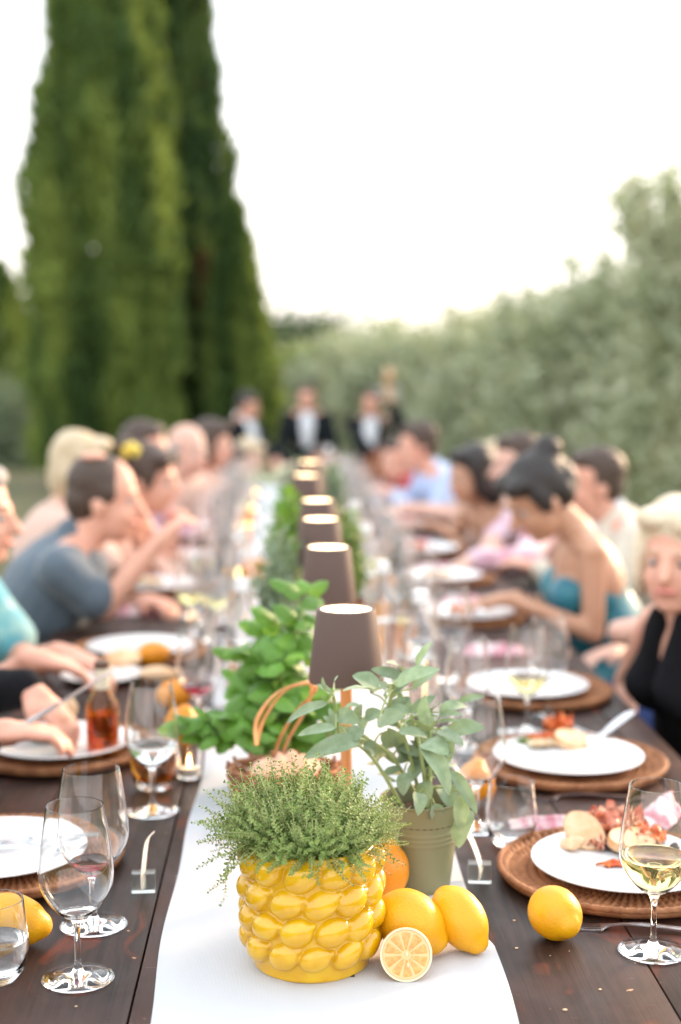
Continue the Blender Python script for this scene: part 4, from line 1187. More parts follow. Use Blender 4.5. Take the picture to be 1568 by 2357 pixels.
# ------------------------------------------------------------------ food
def lump(name, c, r, m, label, seed=0, amp=.18, fr=40, M3=None, cat='food', group=None, n=36, parent=None, rest=None, flat=False):
    b = MB().ell((0, 0, 0), r, n, int(n * .6))
    vs = []
    for p in b.v:
        p = V(p); q = p * (1 + amp * noise.noise(p * fr + V((seed * 7, 0, 0))) + amp * .4 * noise.noise(p * fr * 3 + V((0, seed, 0))))
        vs.append(M3 @ q if M3 is not None else q)
    if rest is not None:
        lo = min(v.z for v in vs); c = (c[0], c[1], rest - lo)
    b.v = [tuple(v) for v in vs]
    o = b.build(name, M[m], parent, c, sharp=None)
    if parent is None: tag(o, label, cat, group)
    return o
def rot(x=0, y=0, z=0): return Matrix.Rotation(z, 3, 'Z') @ Matrix.Rotation(y, 3, 'Y') @ Matrix.Rotation(x, 3, 'X')

CR1 = G(1428, 2020); ch1 = charger(CR1, 'orange brown woven charger under the near right plate of bread and ham', rz=.3)
PR1 = CR1 + V((.006, .0, .0095)); plate(PR1, 'white plate of bread and ham at the near right')
zt = TZ + .0185
def bread_slice(c, R_, th, M3, label, seed):
    r = empty('bread_slice', c, label, 'bread', 'bread on the plates')
    n = 40; pr_ = []
    b = MB(); 
    for s_, rr in ((-1, .93), (-1, .985), (0, 1.0), (1, .985), (1, .93)):
        for k in range(n):
            a = 2 * PI * k / n; q = R_ * rr * (1 + .08 * math.sin(2 * a + seed) + .04 * noise.noise(V((math.cos(a) * 2, math.sin(a) * 2, seed))))
            b.v.append(M3 @ V((q * math.cos(a), q * .78 * math.sin(a), s_ * th / 2 * (1 if rr > .95 else .9))))
    for i in range(4):
        for k in range(n): b.f.append((i * n + k, i * n + (k + 1) % n, (i + 1) * n + (k + 1) % n, (i + 1) * n + k))
    b.build('crust', M['bread'], r)
    for s_ in (-1, 1):
        b = MB(); m_ = 8
        for i in range(m_ + 1):
            for k in range(n):
                a = 2 * PI * k / n; q = R_ * (.03 + .91 * i / m_) * (1 + .08 * math.sin(2 * a + seed) + .04 * noise.noise(V((math.cos(a) * 2, math.sin(a) * 2, seed))))
                b.v.append(M3 @ V((q * math.cos(a), q * .78 * math.sin(a), s_ * (th / 2 + .0006 * noise.noise(V((q * 200 * math.cos(a), q * 200 * math.sin(a), 3)))) )))
        b.f = [(i * n + k, i * n + (k + 1) % n, (i + 1) * n + (k + 1) % n, (i + 1) * n + k) for i in range(m_) for k in range(n)] + [tuple(range(n))]
        b.build('crumb', M['crumb'], r)
    return r
bread_slice(P(1368, 1938, 2.22) , .036, .014, rot(x=1.25, z=.1), 'round slice of bread leaning up at the back of the near right plate', 1)
bread_slice(V((P(1445, 1995, 2.10).x, 2.08, zt + .016)), .036, .013, rot(x=.35, z=.4), 'bread slice lying in the middle of the near right plate', 2)
def crumple(name, c, sx_, sy_, amp, m, label, seed, rz=0.0, fr=5.0, cat='food', group=None, h0=.004, th=.0016):
    """a thin folded sheet of food with real thickness"""
    b = MB(); nx_, ny_ = 34, 24; top = []; q = Matrix.Rotation(rz, 3, 'Z')
    for sgn in (1, -1):
        for j in range(ny_ + 1):
            for i in range(nx_ + 1):
                u, v = i / nx_ * 2 - 1, j / ny_ * 2 - 1
                rr = 1 + .25 * noise.noise(V((math.atan2(v, u) * 1.5, seed, 0)))
                k_ = max(abs(u), abs(v)); d_ = math.hypot(u, v); f = (k_ / d_ if d_ > 1e-6 else 1) * rr
                z = amp * (.55 + noise.noise(V((u * fr * .5, v * fr, seed))) + .45 * noise.noise(V((u * fr * 1.3, v * fr * 2.2, seed + 9)))) * (1 - .55 * d_ * .7) + h0
                x = u * f * sx_ / 2 + .3 * amp * noise.noise(V((u * fr, v * fr, seed + 20))); y = v * f * sy_ / 2 + .3 * amp * noise.noise(V((u * fr, v * fr, seed + 30)))
                b.v.append(q @ V((x, y, max(z, .001) + sgn * th / 2)))
    N_ = (nx_ + 1) * (ny_ + 1)
    for j in range(ny_):
        for i in range(nx_):
            f = (j * (nx_ + 1) + i, j * (nx_ + 1) + i + 1, (j + 1) * (nx_ + 1) + i + 1, (j + 1) * (nx_ + 1) + i)
            b.f.append(f); b.f.append(tuple(x + N_ for x in f[::-1]))
    o = b.build(name, M[m], None, c, sharp=None); tag(o, label, cat, group); return o
def bread_chunk(c, r, label, seed, M3):
    o = lump('bread_chunk', c, r, 'crumb', label, seed, .45, 52, M3, group='bread on the plates', rest=c[2], n=48)
    return o
bread_slice(V((P(1345, 1985, 2.10).x, 2.105, zt + .022)), .034, .016, rot(x=.95, y=.35, z=-.5), 'torn golden slice of bread at the left of the near right plate', 3)
bread_chunk((P(1312, 2000, 2.10).x, 2.09, zt), (.020, .017, .010), 'small torn piece of bread beside the golden slice', 4, rot(z=.4))
crumple('ham_slice', (P(1400, 1960, 2.15).x, 2.14, zt + .010), .110, .065, .040, 'ham', 'folded slices of cured ham behind the bread on the near right plate', 5, .3)
crumple('ham_slice', (P(1372, 2000, 2.12).x, 2.095, zt), .050, .032, .018, 'ham', 'small fold of ham between the bread pieces', 6, .9)
crumple('tomato_salsa', (P(1440, 2032, 2.04).x, 2.020, zt - .001), .090, .022, .008, 'tomato', 'streak of red sauce at the front of the near right plate', 7, .1, h0=.001)
crumple('roast_pepper', (P(1475, 1985, 2.10).x, 2.10, zt + .004), .080, .050, .028, 'tomato', 'red roast pepper behind the bread in the middle of the near right plate', 17, .1)
crumple('parsley', (P(1440, 2018, 2.06).x, 2.045, zt), .024, .018, .010, 'salad', 'bright green herb leaf at the front of the near right plate', 8, .4, fr=9)
lump('black_olive', (P(1395, 2005, 2.10).x, 2.085, 0), (.010, .009, .008), 'olive_f', 'dark olive below the ham on the near right plate', 9, .08, 40, rest=zt)
lump('black_olive', (P(1555, 2000, 2.08).x, 2.07, 0), (.010, .009, .008), 'olive_f', 'dark olive at the right edge behind the white wine glass', 10, .08, 40, rest=zt)
fork(G(1463, 2142), 0.0, 'fork on the dark wood below the near right plate, tines to the left').rotation_euler = (0, 0, PI - .16)
fork(G(1336, 1838), 0.0, 'fork between the two right hand plates, in front of the second').rotation_euler = (0, 0, PI - .05)

CR2 = G(1310, 1768); charger(CR2, 'brown woven charger under the second right plate', rz=1.0)
plate(CR2 + V((0, 0, .0095)), 'white plate with tomato and bread, second on the right side')
z2 = TZ + .018
crumple('tomato_slice', (P(1290, 1715, 2.72).x, 2.74, z2 + .008), .060, .040, .034, 'tomato', 'red tomato piece on top of the food on the second right plate', 11, .4)
bread_slice(V((P(1310, 1745, 2.68).x, 2.67, z2 + .012)), .038, .014, rot(x=.25, y=.1, z=.5), 'pale slice of bread on the second right plate', 12)
crumple('tomato_slice', (P(1250, 1735, 2.7).x, 2.70, z2), .075, .030, .016, 'tomato', 'streak of tomato left of the bread on the second right plate', 13, .3)
crumple('cheese', (P(1240, 1755, 2.68).x, 2.655, z2), .060, .032, .016, 'cheese', 'pale melted cheese at the left of the second right plate', 14, .2)
crumple('salad_leaf', (P(1205, 1752, 2.68).x, 2.67, z2), .034, .026, .014, 'salad', 'green leaf at the left end of the second right plate', 15, .2, fr=8)
fork((P(1385, 1730, 2.70).x, 2.68, z2 + .004), 2.3, 'fork resting on the second right plate', tilt=-.15)
knife((P(1395, 1745, 2.66).x, 2.70, z2 + .006), .85, 'knife resting on the second right plate', tilt=-.20)

CR3 = G(1225, 1600); charger(CR3, 'brown woven charger third on the right, in front of the woman in teal', rz=2.0)
plate(CR3 + V((-.01, 0, .0095)), 'white plate third on the right, in front of the woman in teal')

CL1 = G(10, 1990); charger(CL1, 'woven charger at the near left edge', rz=.7)
plate(CL1 + V((-.01, .0, .0095)), 'white plate with crossed cutlery at the near left edge')
knife(CL1 + V((.03, .02, .026)), .25, 'knife crossing the fork on the near left plate')
fork(CL1 + V((.03, -.005, .024)), -.10, 'fork on the near left plate')
CL2 = G(140, 1735); charger(CL2, 'brown woven charger under the plate of the person in black', rz=.2)
plate(CL2 + V((0, 0, .0095)), 'white plate in front of the person in black at the left')
z3 = TZ + .018
crumple('salad', (P(130, 1715, 2.76).x, 2.74, z3), .085, .050, .020, 'salad', 'pale green salad on the plate at the left', 21, .2, fr=8)
crumple('ham_slice', (P(130, 1700, 2.76).x, 2.80, z3), .050, .035, .026, 'ham', 'pink ham on the plate at the left', 22, .4)
lump('bread_chunk', (P(148, 1675, 2.80).x, 2.85, 0), (.018, .014, .030), 'crumb', 'upright piece of toast on the plate at the left', 23, .3, 50, rot(y=.15), group='bread on the plates', rest=z3)
plate(G(235, 1568), 'small white plate by the bread, behind the bottle', small=True)
lump('bread_roll', (P(280, 1555, 3.42).x, 3.44, 0), (.045, .035, .026), 'bread', 'round bread roll right of the small white plate', 24, .12, 30, group='bread on the plates', rest=TZ)
lump('bread_roll', (P(365, 1570, 3.3).x, 3.32, 0), (.045, .030, .018), 'crumb', 'cut bread below the lemon near the red wine glass', 25, .2, 35, group='bread on the plates', rest=TZ)
plate(G(322, 1500), 'white plate behind the lemon on the left, below the raised elbow')
charger(G(322, 1500) - V((0, 0, .0095)) + V((0, 0, .0005)), 'woven charger behind the lemon on the left', rz=.4)

def napkin(p, sx_, sy_, rz, label, seed, h=.016):
    b = MB(); nx_, ny_ = 40, 22
    for j in range(ny_ + 1):
        for i in range(nx_ + 1):
            u, v = i / nx_ * 2 - 1, j / ny_ * 2 - 1
            e = (1 - u ** 8) * (1 - v ** 6)
            z = e * (h * (.55 + .25 * math.cos(v * 5) + .35 * noise.noise(V((u * 2.2, v * 2.5, seed))))) + .001
            b.v.append((u * sx_ / 2 * (1 + .05 * noise.noise(V((v * 2, seed, 0)))), v * sy_ / 2 * (1 + .1 * noise.noise(V((u * 2, seed, 5)))), z))
    b.f = [(j * (nx_ + 1) + i, j * (nx_ + 1) + i + 1, (j + 1) * (nx_ + 1) + i + 1, (j + 1) * (nx_ + 1) + i) for j in range(ny_) for i in range(nx_)]
    o = b.build('napkin', M['napkin'], None, (p[0], p[1], p[2] + .0005), (0, 0, rz), sharp=None)
    tag(o, label, 'napkin', 'napkins')
napkin(G(1345, 1905), .24, .055, -.03, 'pink and white striped napkin folded behind the near right plate', 3, .024)
nk = G(1530, 1880); napkin(nk, .12, .07, .9, 'pink napkin bunched behind the white wine glass', 5, .040)

# ------------------------------------------------------------------ place settings farther down
rf = random.Random(31)
LS = [(3.15, 'the guest in teal floral', 0), (3.95, 'the man in grey blue', 0), (4.65, 'the left blonde guest', 1), (5.3, 'the flower haired woman', 1), (6.0, 'the left brown haired guest', 1), (6.7, 'the bald grey haired man', 1), (7.5, 'the last guests on the left', 1)]
RS = [(2.75, 'the woman in black', 0), (3.35, 'the woman in teal', 0), (4.1, 'the man in the cream jacket', 1), (4.8, 'the guest in pink', 1), (5.5, 'the bare shouldered woman', 1), (6.3, 'the light brown haired guest', 1), (7.1, 'the man in light blue', 1), (7.9, 'the last guests on the right', 1)]
def tp(x, y): return V((x, y, TZ))
for side, ST in ((-1, LS), (1, RS)):
    for D, who, pl in ST:
        sd = 'left' if side < 0 else 'right'
        ox = .05
        if pl:
            c = tp(ox + side * .47, D); charger(c, f'woven charger set before {who}', rz=D)
            plate(c + V((0, 0, .0095)), f'white plate set before {who}')
            crumple('food_portion', (c.x + rf.uniform(-.03, .03), c.y + rf.uniform(-.02, .02), TZ + .018), .09, .06, .024, rf.choice(['salad', 'tomato', 'crumb', 'cheese']), f'small helping of food on the plate before {who}', int(D * 10))
        if D == 2.75 and side > 0:
            wine_glass(G(1212, 1685), 'wine glass with white wine before the woman in teal, nearer the camera', 'wine glasses', 'white', far=True)
            wine_glass(G(1262, 1650), 'wine glass right behind the white wine, before the woman in teal', 'wine glasses', None, far=True)
            wine_glass(G(1075, 1720), 'empty wine glass just beyond the sage leaves on the right', 'wine glasses', None, far=True)
            tumbler(G(1040, 1700), 'tumbler between the sage and the second right plate', 'tumblers', .03, far=True)
            continue
        if D == 3.15 and side < 0:
            wine_glass(G(458, 1690), 'wine glass of dark red wine left of the basil', 'wine glasses', 'red', far=True)
            tumbler(G(500, 1640), 'tumbler between the red wine and the basil', 'tumblers', 0, far=True)
            wine_glass(G(520, 1560), 'empty wine glass behind the red wine near the runner', 'wine glasses', None, far=True)
            continue
        x1 = ox + side * rf.uniform(.24, .27)
        wine_glass(tp(x1, D - .12), f'wine glass beside the runner before {who}', 'wine glasses', rf.choice(['white', 'red', 'water']), far=True, s=rf.uniform(.95, 1.05))
        wine_glass(tp(ox + side * rf.uniform(.31, .35), D - .02), f'second wine glass off the runner before {who}', 'wine glasses', rf.choice(['white', None, None]), far=True, s=rf.uniform(.95, 1.05))
        wine_glass(tp(ox + side * rf.uniform(.25, .30), D + .17), f'empty wine glass beyond the tumbler of {who}', 'wine glasses', None, far=True)
        tumbler(tp(ox + side * rf.uniform(.27, .31), D + .08), f'water tumbler in front of {who}', 'tumblers', .04, far=True)
        candle(tp(ox + side * .215, D + .25), f'candle glass at the edge of the runner by {who}')
        if D > 3.3:
            for _k in range(2): wine_glass(tp(ox + side * rf.uniform(.21, .36), D + rf.uniform(.22, .36)), f'{("clear", "half hidden")[_k]} wine glass in the cluster beyond {who}', 'wine glasses', rf.choice(['white', 'water', None]), far=True, s=rf.uniform(.9, 1.05))
            napkin(tp(ox + side * .47, D + .27), .16, .07, rf.uniform(-.3, .3), f'crumpled pale pink napkin beyond the plate of {who}', int(D * 3), .03)
        if D > 3.5: fork(tp(ox + side * .47, D - .22), PI * (side > 0), f'fork beside the plate of {who}', s=1.0)
        if rf.random() < .5: lemon(tp(ox + side * .23, D - .22), .030, f'lemon at the edge of the runner by {who}', (1, .2, .3), .038, int(D * 7), 'orange_lemon', n=20)
        if rf.random() < .45: clear_bottle(tp(ox + side * .18, D + .1), f'clear water bottle on the runner by {who}')

# crumbs scattered on the boards
rc_ = random.Random(3); cbm = MB()
for X, Y in [(1312, 2325), (1305, 2200), (1200, 2190), (1170, 2010), (1475, 2185), (1500, 2190), (1390, 2290), (310, 2030), (180, 2310), (1250, 2210), (1540, 2090), (1236, 1925), (1180, 2110)]:
    for q in range(1):
        g_ = G(X + rc_.uniform(-22, 22), Y + rc_.uniform(-12, 12)); rr = rc_.uniform(.0006, .0017) * (2.0 if (X, q) == (1312, 0) else 1)
        cbm.ell((g_.x, g_.y, TZ + rr * .5), (rr * rc_.uniform(1, 2), rr, rr * .6), 6, 4)
tag(cbm.build('crumbs', M['crumb'], sharp=None), 'tiny bread crumbs scattered on the dark boards', kind='stuff')
# ------------------------------------------------------------------ people
PENDING = []
def blob(name, prims, voxel, m, parent, origin, smooth=4, folds=0.0, seed=0):
    b = MB(); o_ = V(origin)
    for p in prims:
        if p[0] == 'cap': b.cap(V(p[1]) - o_, V(p[2]) - o_, p[3], p[4])
        else: b.ell(V(p[1]) - o_, p[2], 18, 12, p[3] if len(p) > 3 else None)
    me = bpy.data.meshes.new(name); me.from_pydata(b.v, [], b.f); me.update()
    o = mesh_obj(name, me, m, parent)
    md = o.modifiers.new('r', 'REMESH'); md.mode = 'VOXEL'; md.voxel_size = voxel
    ms = o.modifiers.new('s', 'SMOOTH'); ms.iterations = smooth; ms.factor = .5
    PENDING.append((o, folds, seed, m))
    return o
def flush_blobs():
    dg = bpy.context.evaluated_depsgraph_get(); done = []
    for o, folds, seed, m in PENDING:
        done.append((o, bpy.data.meshes.new_from_object(o.evaluated_get(dg)), folds, seed, m))
    for o, me, folds, seed, m in done:
        o.modifiers.clear(); old = o.data; o.data = me; me.name = o.name
        if len(me.materials) == 0: me.materials.append(m)
        me.polygons.foreach_set('use_smooth', [True] * len(me.polygons))
        if folds:
            n = len(me.vertices); co = np.empty(n * 3, np.float32); me.vertices.foreach_get('co', co); co = co.reshape(-1, 3)
            no = np.empty(n * 3, np.float32); me.vertices.foreach_get('normal', no); no = no.reshape(-1, 3)
            x, y, z = co[:, 0], co[:, 1], co[:, 2]
            w = np.sin(z * 34 + 5 * np.sin(x * 9 + seed) + 3 * np.sin(y * 11)) * .5 + np.sin(x * 41 + z * 23 + seed + 2 * np.sin(y * 19)) * .35 + np.sin(y * 47 - z * 31 + seed) * .3
            co += no * (w * folds)[:, None]
            me.vertices.foreach_set('co', co.ravel()); me.update()
    PENDING.clear()

M['skin_rosy'] = mat('rosy_skin', (0.64, 0.31, 0.22), 0.5, c2=(0.70, 0.38, 0.27), nscale=9, sub=.15)
M['skin_tan'] = mat('tanned_skin', (0.50, 0.26, 0.155), 0.48, c2=(0.56, 0.31, 0.20), nscale=9, sub=.15)
M['skin_pale'] = mat('pale_skin', (0.64, 0.38, 0.29), 0.5, c2=(0.68, 0.43, 0.34), nscale=9, sub=.15)
M['hair_dark'] = mat('dark_hair', (0.018, 0.013, 0.011), 0.5, bump=.6, bscale=60, stretch=(1, 1, .3), dist=.01)
M['hair_brown'] = mat('brown_hair', (0.055, 0.030, 0.018), 0.5, bump=.6, bscale=60, dist=.01)
M['hair_grey'] = mat('grey_hair', (0.30, 0.27, 0.25), 0.6, bump=.6, bscale=60, dist=.01)
M['hair_blonde'] = mat('blonde_hair', (0.46, 0.34, 0.20), 0.5, c2=(.62, .50, .34), nscale=20, bump=.6, bscale=60, dist=.01)
M['hair_white'] = mat('white_blonde_hair', (0.60, 0.46, 0.30), 0.5, c2=(.74, .64, .48), nscale=20, bump=.6, bscale=60, dist=.01)
M['eye'] = mat('eye_white', (0.40, 0.34, 0.32), 0.2)
M['iris'] = mat('iris', (0.03, 0.02, 0.015), 0.15)
M['lips'] = mat('lips', (0.55, 0.19, 0.15), 0.4)
def cloth(n, c, c2=None, ns=20, rough=.85, **k): M[n] = mat(n, c, rough, c2=c2, nscale=ns, sheen=.2 if max(c) > .05 else 0, spec=.5 if max(c) > .05 else .15, **k); return M[n]
cloth('greyblue_shirt', (0.075, 0.105, 0.135), (0.095, 0.125, 0.155), 60)
cloth('floral_top', (0.10, 0.34, 0.40), (0.34, 0.52, 0.46), 12, lo=.42, hi=.58)
cloth('black_cloth', (0.008, 0.008, 0.010))
cloth('teal_satin', (0.010, 0.130, 0.190), (0.02, 0.21, 0.25), 6, rough=.35)
cloth('cream_jacket', (0.60, 0.54, 0.44))
cloth('white_shirt', (0.74, 0.76, 0.80))
cloth('lightblue_shirt', (0.42, 0.52, 0.74))
cloth('pink_shirt', (0.66, 0.48, 0.54), (0.50, 0.26, 0.34), 14, lo=.48, hi=.6)
cloth('blush_dress', (0.62, 0.42, 0.34))
cloth('pale_green_dress', (0.50, 0.52, 0.34))
cloth('red_dress', (0.42, 0.05, 0.06))
cloth('dark_suit', (0.008, 0.011, 0.013))
cloth('navy', (0.02, 0.045, 0.16))
cloth('trousers', (0.05, 0.05, 0.06))

def ik(S, W, l1, l2, pole):
    d = W - S; L = min(d.length, (l1 + l2) * .985); W2 = S + d.normalized() * L
    a = (l1 * l1 - l2 * l2 + L * L) / (2 * L); h = math.sqrt(max(1e-6, l1 * l1 - a * a))
    dn = d.normalized(); pp = V(pole); pp = (pp - dn * pp.dot(dn)).normalized()
    return S + dn * a + pp * h, W2

def person(label, head, face, hip, wrists, skin='rosy', female=False, hair=('short', 'hair_brown'), top=None, bottom='trousers', torso=None,
           elbows=(None, None), poles=None, vox=.011, group='dinner guests', stand=False, size=1.0, hdirs=(None, None), build=1.0, up=(0, 0, 1), gz_=0.0, headvox=None):
    """face: viewing direction; torso: chest direction; wrists/elbows ordered (left, right); top: (kind, material, sleeve, open)"""
    head, hip = V(head), V(hip); F = V(face).normalized(); U = V(up); U = (U - F * U.dot(F)).normalized(); Rr = F.cross(U)
    H3 = Matrix((Rr, F, U)).transposed()
    hp = lambda x, y, z: head + H3 @ (V((x, y, z)) * size)
    T = V(torso or (face[0], face[1], 0)); T.z = 0; T.normalize(); lat = T.cross(V((0, 0, 1)))
    N = hp(0, -.035, -.105) + V((0, 0, -.030)) - T * .03
    ax = (N - hip).normalized(); Tf = (T - ax * T.dot(ax)).normalized()
    B3 = Matrix((lat, Tf, ax)).transposed(); Lt = (N - hip).length
    sw = (.150 if female else .178) * size * build
    k = (.88 if female else 1.0) * build
    S = [N - ax * .040 - lat * sw, N - ax * .040 + lat * sw]         # left, right
    skinm = M['skin_' + skin]
    body = [('ell', hp(0, -.012, .035), V((.074, .094, .090)) * size, H3), ('ell', hp(0, .032, -.030), V((.058, .058, .084)) * size, H3), ('ell', hp(0, .056, -.088), V((.028, .026, .020)) * size, H3),
            ('cap', hp(0, .090, .010), hp(0, .110, -.026), .0085 * size, .0130 * size), ('cap', hp(-.030, .080, .024), hp(.030, .080, .024), .010, .010),
            ('ell', hp(-.034, .058, -.032), (.022, .020, .024), H3), ('ell', hp(.034, .060, -.032), (.022, .020, .024), H3),
            ('ell', hp(-.075, -.008, -.012), (.010, .019, .030), H3), ('ell', hp(.075, -.008, -.012), (.010, .019, .030), H3),
            ('cap', hp(0, -.025, -.055), N, .055 * k, .062 * k), ('cap', N, S[0], .052 * k, .050 * k), ('cap', N, S[1], .052 * k, .050 * k),
            ('ell', hip + ax * Lt * .68 + Tf * .0, V((.168, .122, .19)) * k, B3), ('ell', hip + ax * Lt * .34, V((.148 if not female else .125, .108, .17)), B3), ('ell', hip, (.165, .125, .11), B3)]
    if female: body += [('ell', hip + ax * Lt * .66 + Tf * .075 - lat * .065, (.058,) * 3), ('ell', hip + ax * Lt * .66 + Tf * .075 + lat * .065, (.058,) * 3)]
    EW = []
    for i in (0, 1):
        sgn = -1 if i == 0 else 1; W = V(wrists[i])
        if elbows[i] is not None:
            E = V(elbows[i])
            f_ = W - E; W = E + f_.normalized() * min(f_.length, .27)
        else: E, W = ik(S[i], W, .29 * k, .26 * k, poles[i] if poles else (lat * sgn * .5 + V((0, 0, -1))))
        EW.append((E, W))
        body += [('cap', S[i], E, .047 * k, .039 * k), ('cap', E, W, .039 * k, .026 * k)]
        d = V(hdirs[i]).normalized() if hdirs[i] is not None else ((W - E).normalized() + V((0, 0, -.35))).normalized()
        side = d.cross(V((0, 0, 1))); side = side.normalized() if side.length > .1 else lat
        nn = side.cross(d).normalized()                    # back of the hand
        PM = Matrix((side, d, nn)).transposed()
        body.append(('ell', W + d * .045, V((.040, .052, .017)) * k, PM)); body.append(('cap', W - d * .01, W + d * .03, .026 * k, .026 * k))
        for q in range(4):
            b0 = W + d * .078 + side * (-.028 + .0187 * q) * k; ln = (.030, .036, .034, .026)[q if i else 3 - q]
            d1 = (d - nn * .35 + side * (q - 1.5) * .06).normalized(); p1 = b0 + d1 * ln
            d2 = (d - nn * 1.1).normalized(); p2 = p1 + d2 * ln * .75; d3 = (d * .4 - nn).normalized(); p3 = p2 + d3 * ln * .6
            body += [('cap', b0 - d * .02, p1, .0098 * k, .0090 * k), ('cap', p1, p2, .0090 * k, .0082 * k), ('cap', p2, p3, .0082 * k, .0070 * k)]
        ts = -side * sgn
        t1 = W + d * .035 + ts * .042 * k - nn * .008; t2 = W + d * .068 + ts * .050 * k - nn * .026
        body += [('cap', W + d * .012 + ts * .016, t1, .015 * k, .012 * k), ('cap', t1, t2, .0115 * k, .0088 * k)]
    legs = []
    for sgn in (-1, 1):
        h0 = hip + lat * sgn * .09 - V((0, 0, .02))
        if stand: kn = h0 + V((0, 0, -.42)) + T * .02; ft = V((kn.x, kn.y, gz_ + .09)) - T * .02
        else: kn = h0 + T * .43 + lat * sgn * .03; ft = V((kn.x, kn.y, .09)) - T * .03
        legs += [(h0, kn, ft)]
        body += [('cap', h0, kn, .082, .056), ('cap', kn, ft, .052, .036), ('cap', ft - V((0, 0, .03)), ft + T * .15 - V((0, 0, .05)), .040, .032)]
    org = V((hip.x, hip.y, gz_))
    root = blob('person', body, vox, skinm, None, org, 3)
    root.location = org; tag(root, label, 'person', group)
    for sx_ in (-1, 1):
        e = MB().ell(hp(sx_ * .030, .0705, .004) - org, (.0115,) * 3, 14, 10).build('eye', M['eye'], root)
        MB().ell(hp(sx_ * .030, .0775, .003) - org, (.0062,) * 3, 12, 8).build('iris', M['iris'], e)
        MB().cap(hp(sx_ * .020, .0895, .030) - org, hp(sx_ * .043, .080, .031) - org, .0032, .0022, 8).build('eyebrow', M['hair_blonde' if hair[1] in ('hair_white', 'hair_blonde') else 'hair_brown'], root)
    MB().ell(hp(0, .090, -.056) - org, V((.027, .010, .0070)) * size, 16, 10, H3).build('mouth', M['lips'], root)
    # hair
    hm = M[hair[1]]; kind = hair[0]; hb = []
    HE = lambda c, r: ('ell', hp(*c), V(r) * size, H3)
    if kind == 'short': hb = [HE((0, -.028, .052), (.081, .092, .086)), HE((0, -.050, .0), (.076, .062, .070)), HE((0, .035, .092), (.062, .045, .034)), HE((-.068, -.01, .02), (.014, .03, .03)), HE((.068, -.01, .02), (.014, .03, .03))]
    elif kind == 'balding': hb = [HE((0, -.026, .049), (.081, .090, .083)), HE((0, -.052, .0), (.077, .060, .070)), HE((-.066, -.004, .026), (.016, .045, .036)), HE((.066, -.004, .026), (.016, .045, .036))]
    elif kind == 'fringe_bald': hb = [HE((0, -.060, .005), (.076, .050, .058)), HE((-.068, -.020, .012), (.014, .045, .030)), HE((.068, -.020, .012), (.014, .045, .030))]
    elif kind == 'bob': hb = [HE((0, -.022, .054), (.088, .098, .090)), HE((0, -.055, -.01), (.090, .062, .100)), HE((-.074, .010, .0), (.020, .048, .085)), HE((.074, .010, .0), (.020, .048, .085)), HE((-.04, .055, .090), (.042, .040, .032)), HE((.035, .050, .096), (.045, .042, .030))]
    elif kind == 'bun': hb = [HE((0, -.025, .052), (.083, .096, .090)), HE((0, -.055, .005), (.078, .060, .070)), HE((0, -.100, .108), (.043, .043, .041)), HE((-.045, .050, .085), (.040, .042, .030)), HE((.045, .050, .085), (.040, .042, .030)), HE((0, -.092, .02), (.060, .045, .060)), HE((.074, .012, .02), (.014, .03, .05)), HE((-.074, .012, .02), (.014, .03, .05))]
    elif kind == 'long':
        hb = [HE((0, -.022, .054), (.088, .098, .090)), HE((0, -.060, -.02), (.086, .058, .110)), HE((-.074, .008, .0), (.020, .045, .090)), HE((.074, .008, .0), (.020, .045, .090)), HE((0, .050, .094), (.060, .040, .030))]
        for q in (-1, 0, 1): hb.append(('cap', hp(.055 * q, -.065, -.05), hp(.070 * q, -.080, -.28), .045, .028))
    if kind == 'balding': MB().ell(hp(.022, -.040, .1205) - org, (.036, .036, .012), 16, 10).build('bald_patch', skinm, root)
    blob('hair', hb, .009 if vox < .010 else .012, hm, root, org, 2, .0034, head.x * 30)
    if 'flower' in hair:
        for q in range(7):
            a = q * 2 * PI / 7
            MB().ell(hp(.060 + .018 * math.cos(a) * .4, -.055 + .02 * math.sin(a), .095 + .024 * math.cos(a)) - org, (.017, .017, .017), 10, 8).build('flower_petal', M['flower'], root)
    # clothes
    if top:
        tk, tm, sl = top; g = .013
        tops = [('ell', hip + ax * Lt * .34, V((.150 if not female else .135, .118, .18)) + V((g, g, 0)) * .4, B3), ('ell', hip + ax * .02, (.176, .138, .13), B3)]
        if tk in ('shirt', 'jacket', 'tee'):
            tops += [('ell', hip + ax * Lt * .68, V((.170, .126, .195)) * k + V((g, g, .004)), B3), ('cap', N - ax * .045, S[0], .052 * k + g, .050 * k + g), ('cap', N - ax * .045, S[1], .052 * k + g, .050 * k + g)]
            if female: tops += [('ell', hip + ax * Lt * .66 + Tf * .078 + lat * .065 * q, (.068,) * 3) for q in (-1, 1)]
            if tk in ('shirt', 'jacket'): tops += [('cap', N - ax * .035 - Tf * .008, N + V((0, 0, .022)) - Tf * .008, .070 * k, .064 * k)]
        else:
            tops += [('ell', hip + ax * Lt * .60 + Tf * .004, V((.156, .108, .125)) * k + V((g, g, 0)), B3)]
            if female: tops += [('ell', hip + ax * Lt * .65 + Tf * .078 + lat * .065 * q, (.067,) * 3) for q in (-1, 1)]
            if tk == 'halter':
                tops += [('cap', hip + ax * Lt * .70 + Tf * .10 + lat * .055 * q, N + Tf * .045 + lat * .040 * q + V((0, 0, .02)), .056, .024) for q in (-1, 1)]
                tops += [('cap', N - Tf * .06 - lat * .03 + V((0, 0, .02)), N - Tf * .06 + lat * .03 + V((0, 0, .02)), .018, .018)]
        for i in (0, 1):
            E, W = EW[i]
            if sl == 'long': tops += [('cap', S[i], E, .047 * k + g, .041 * k + g), ('cap', E, E.lerp(W, .93), .041 * k + g, .029 * k + g)]
            elif sl == 'short': tops += [('cap', S[i], S[i].lerp(E, .72), .049 * k + g, .046 * k + g * 1.6)]
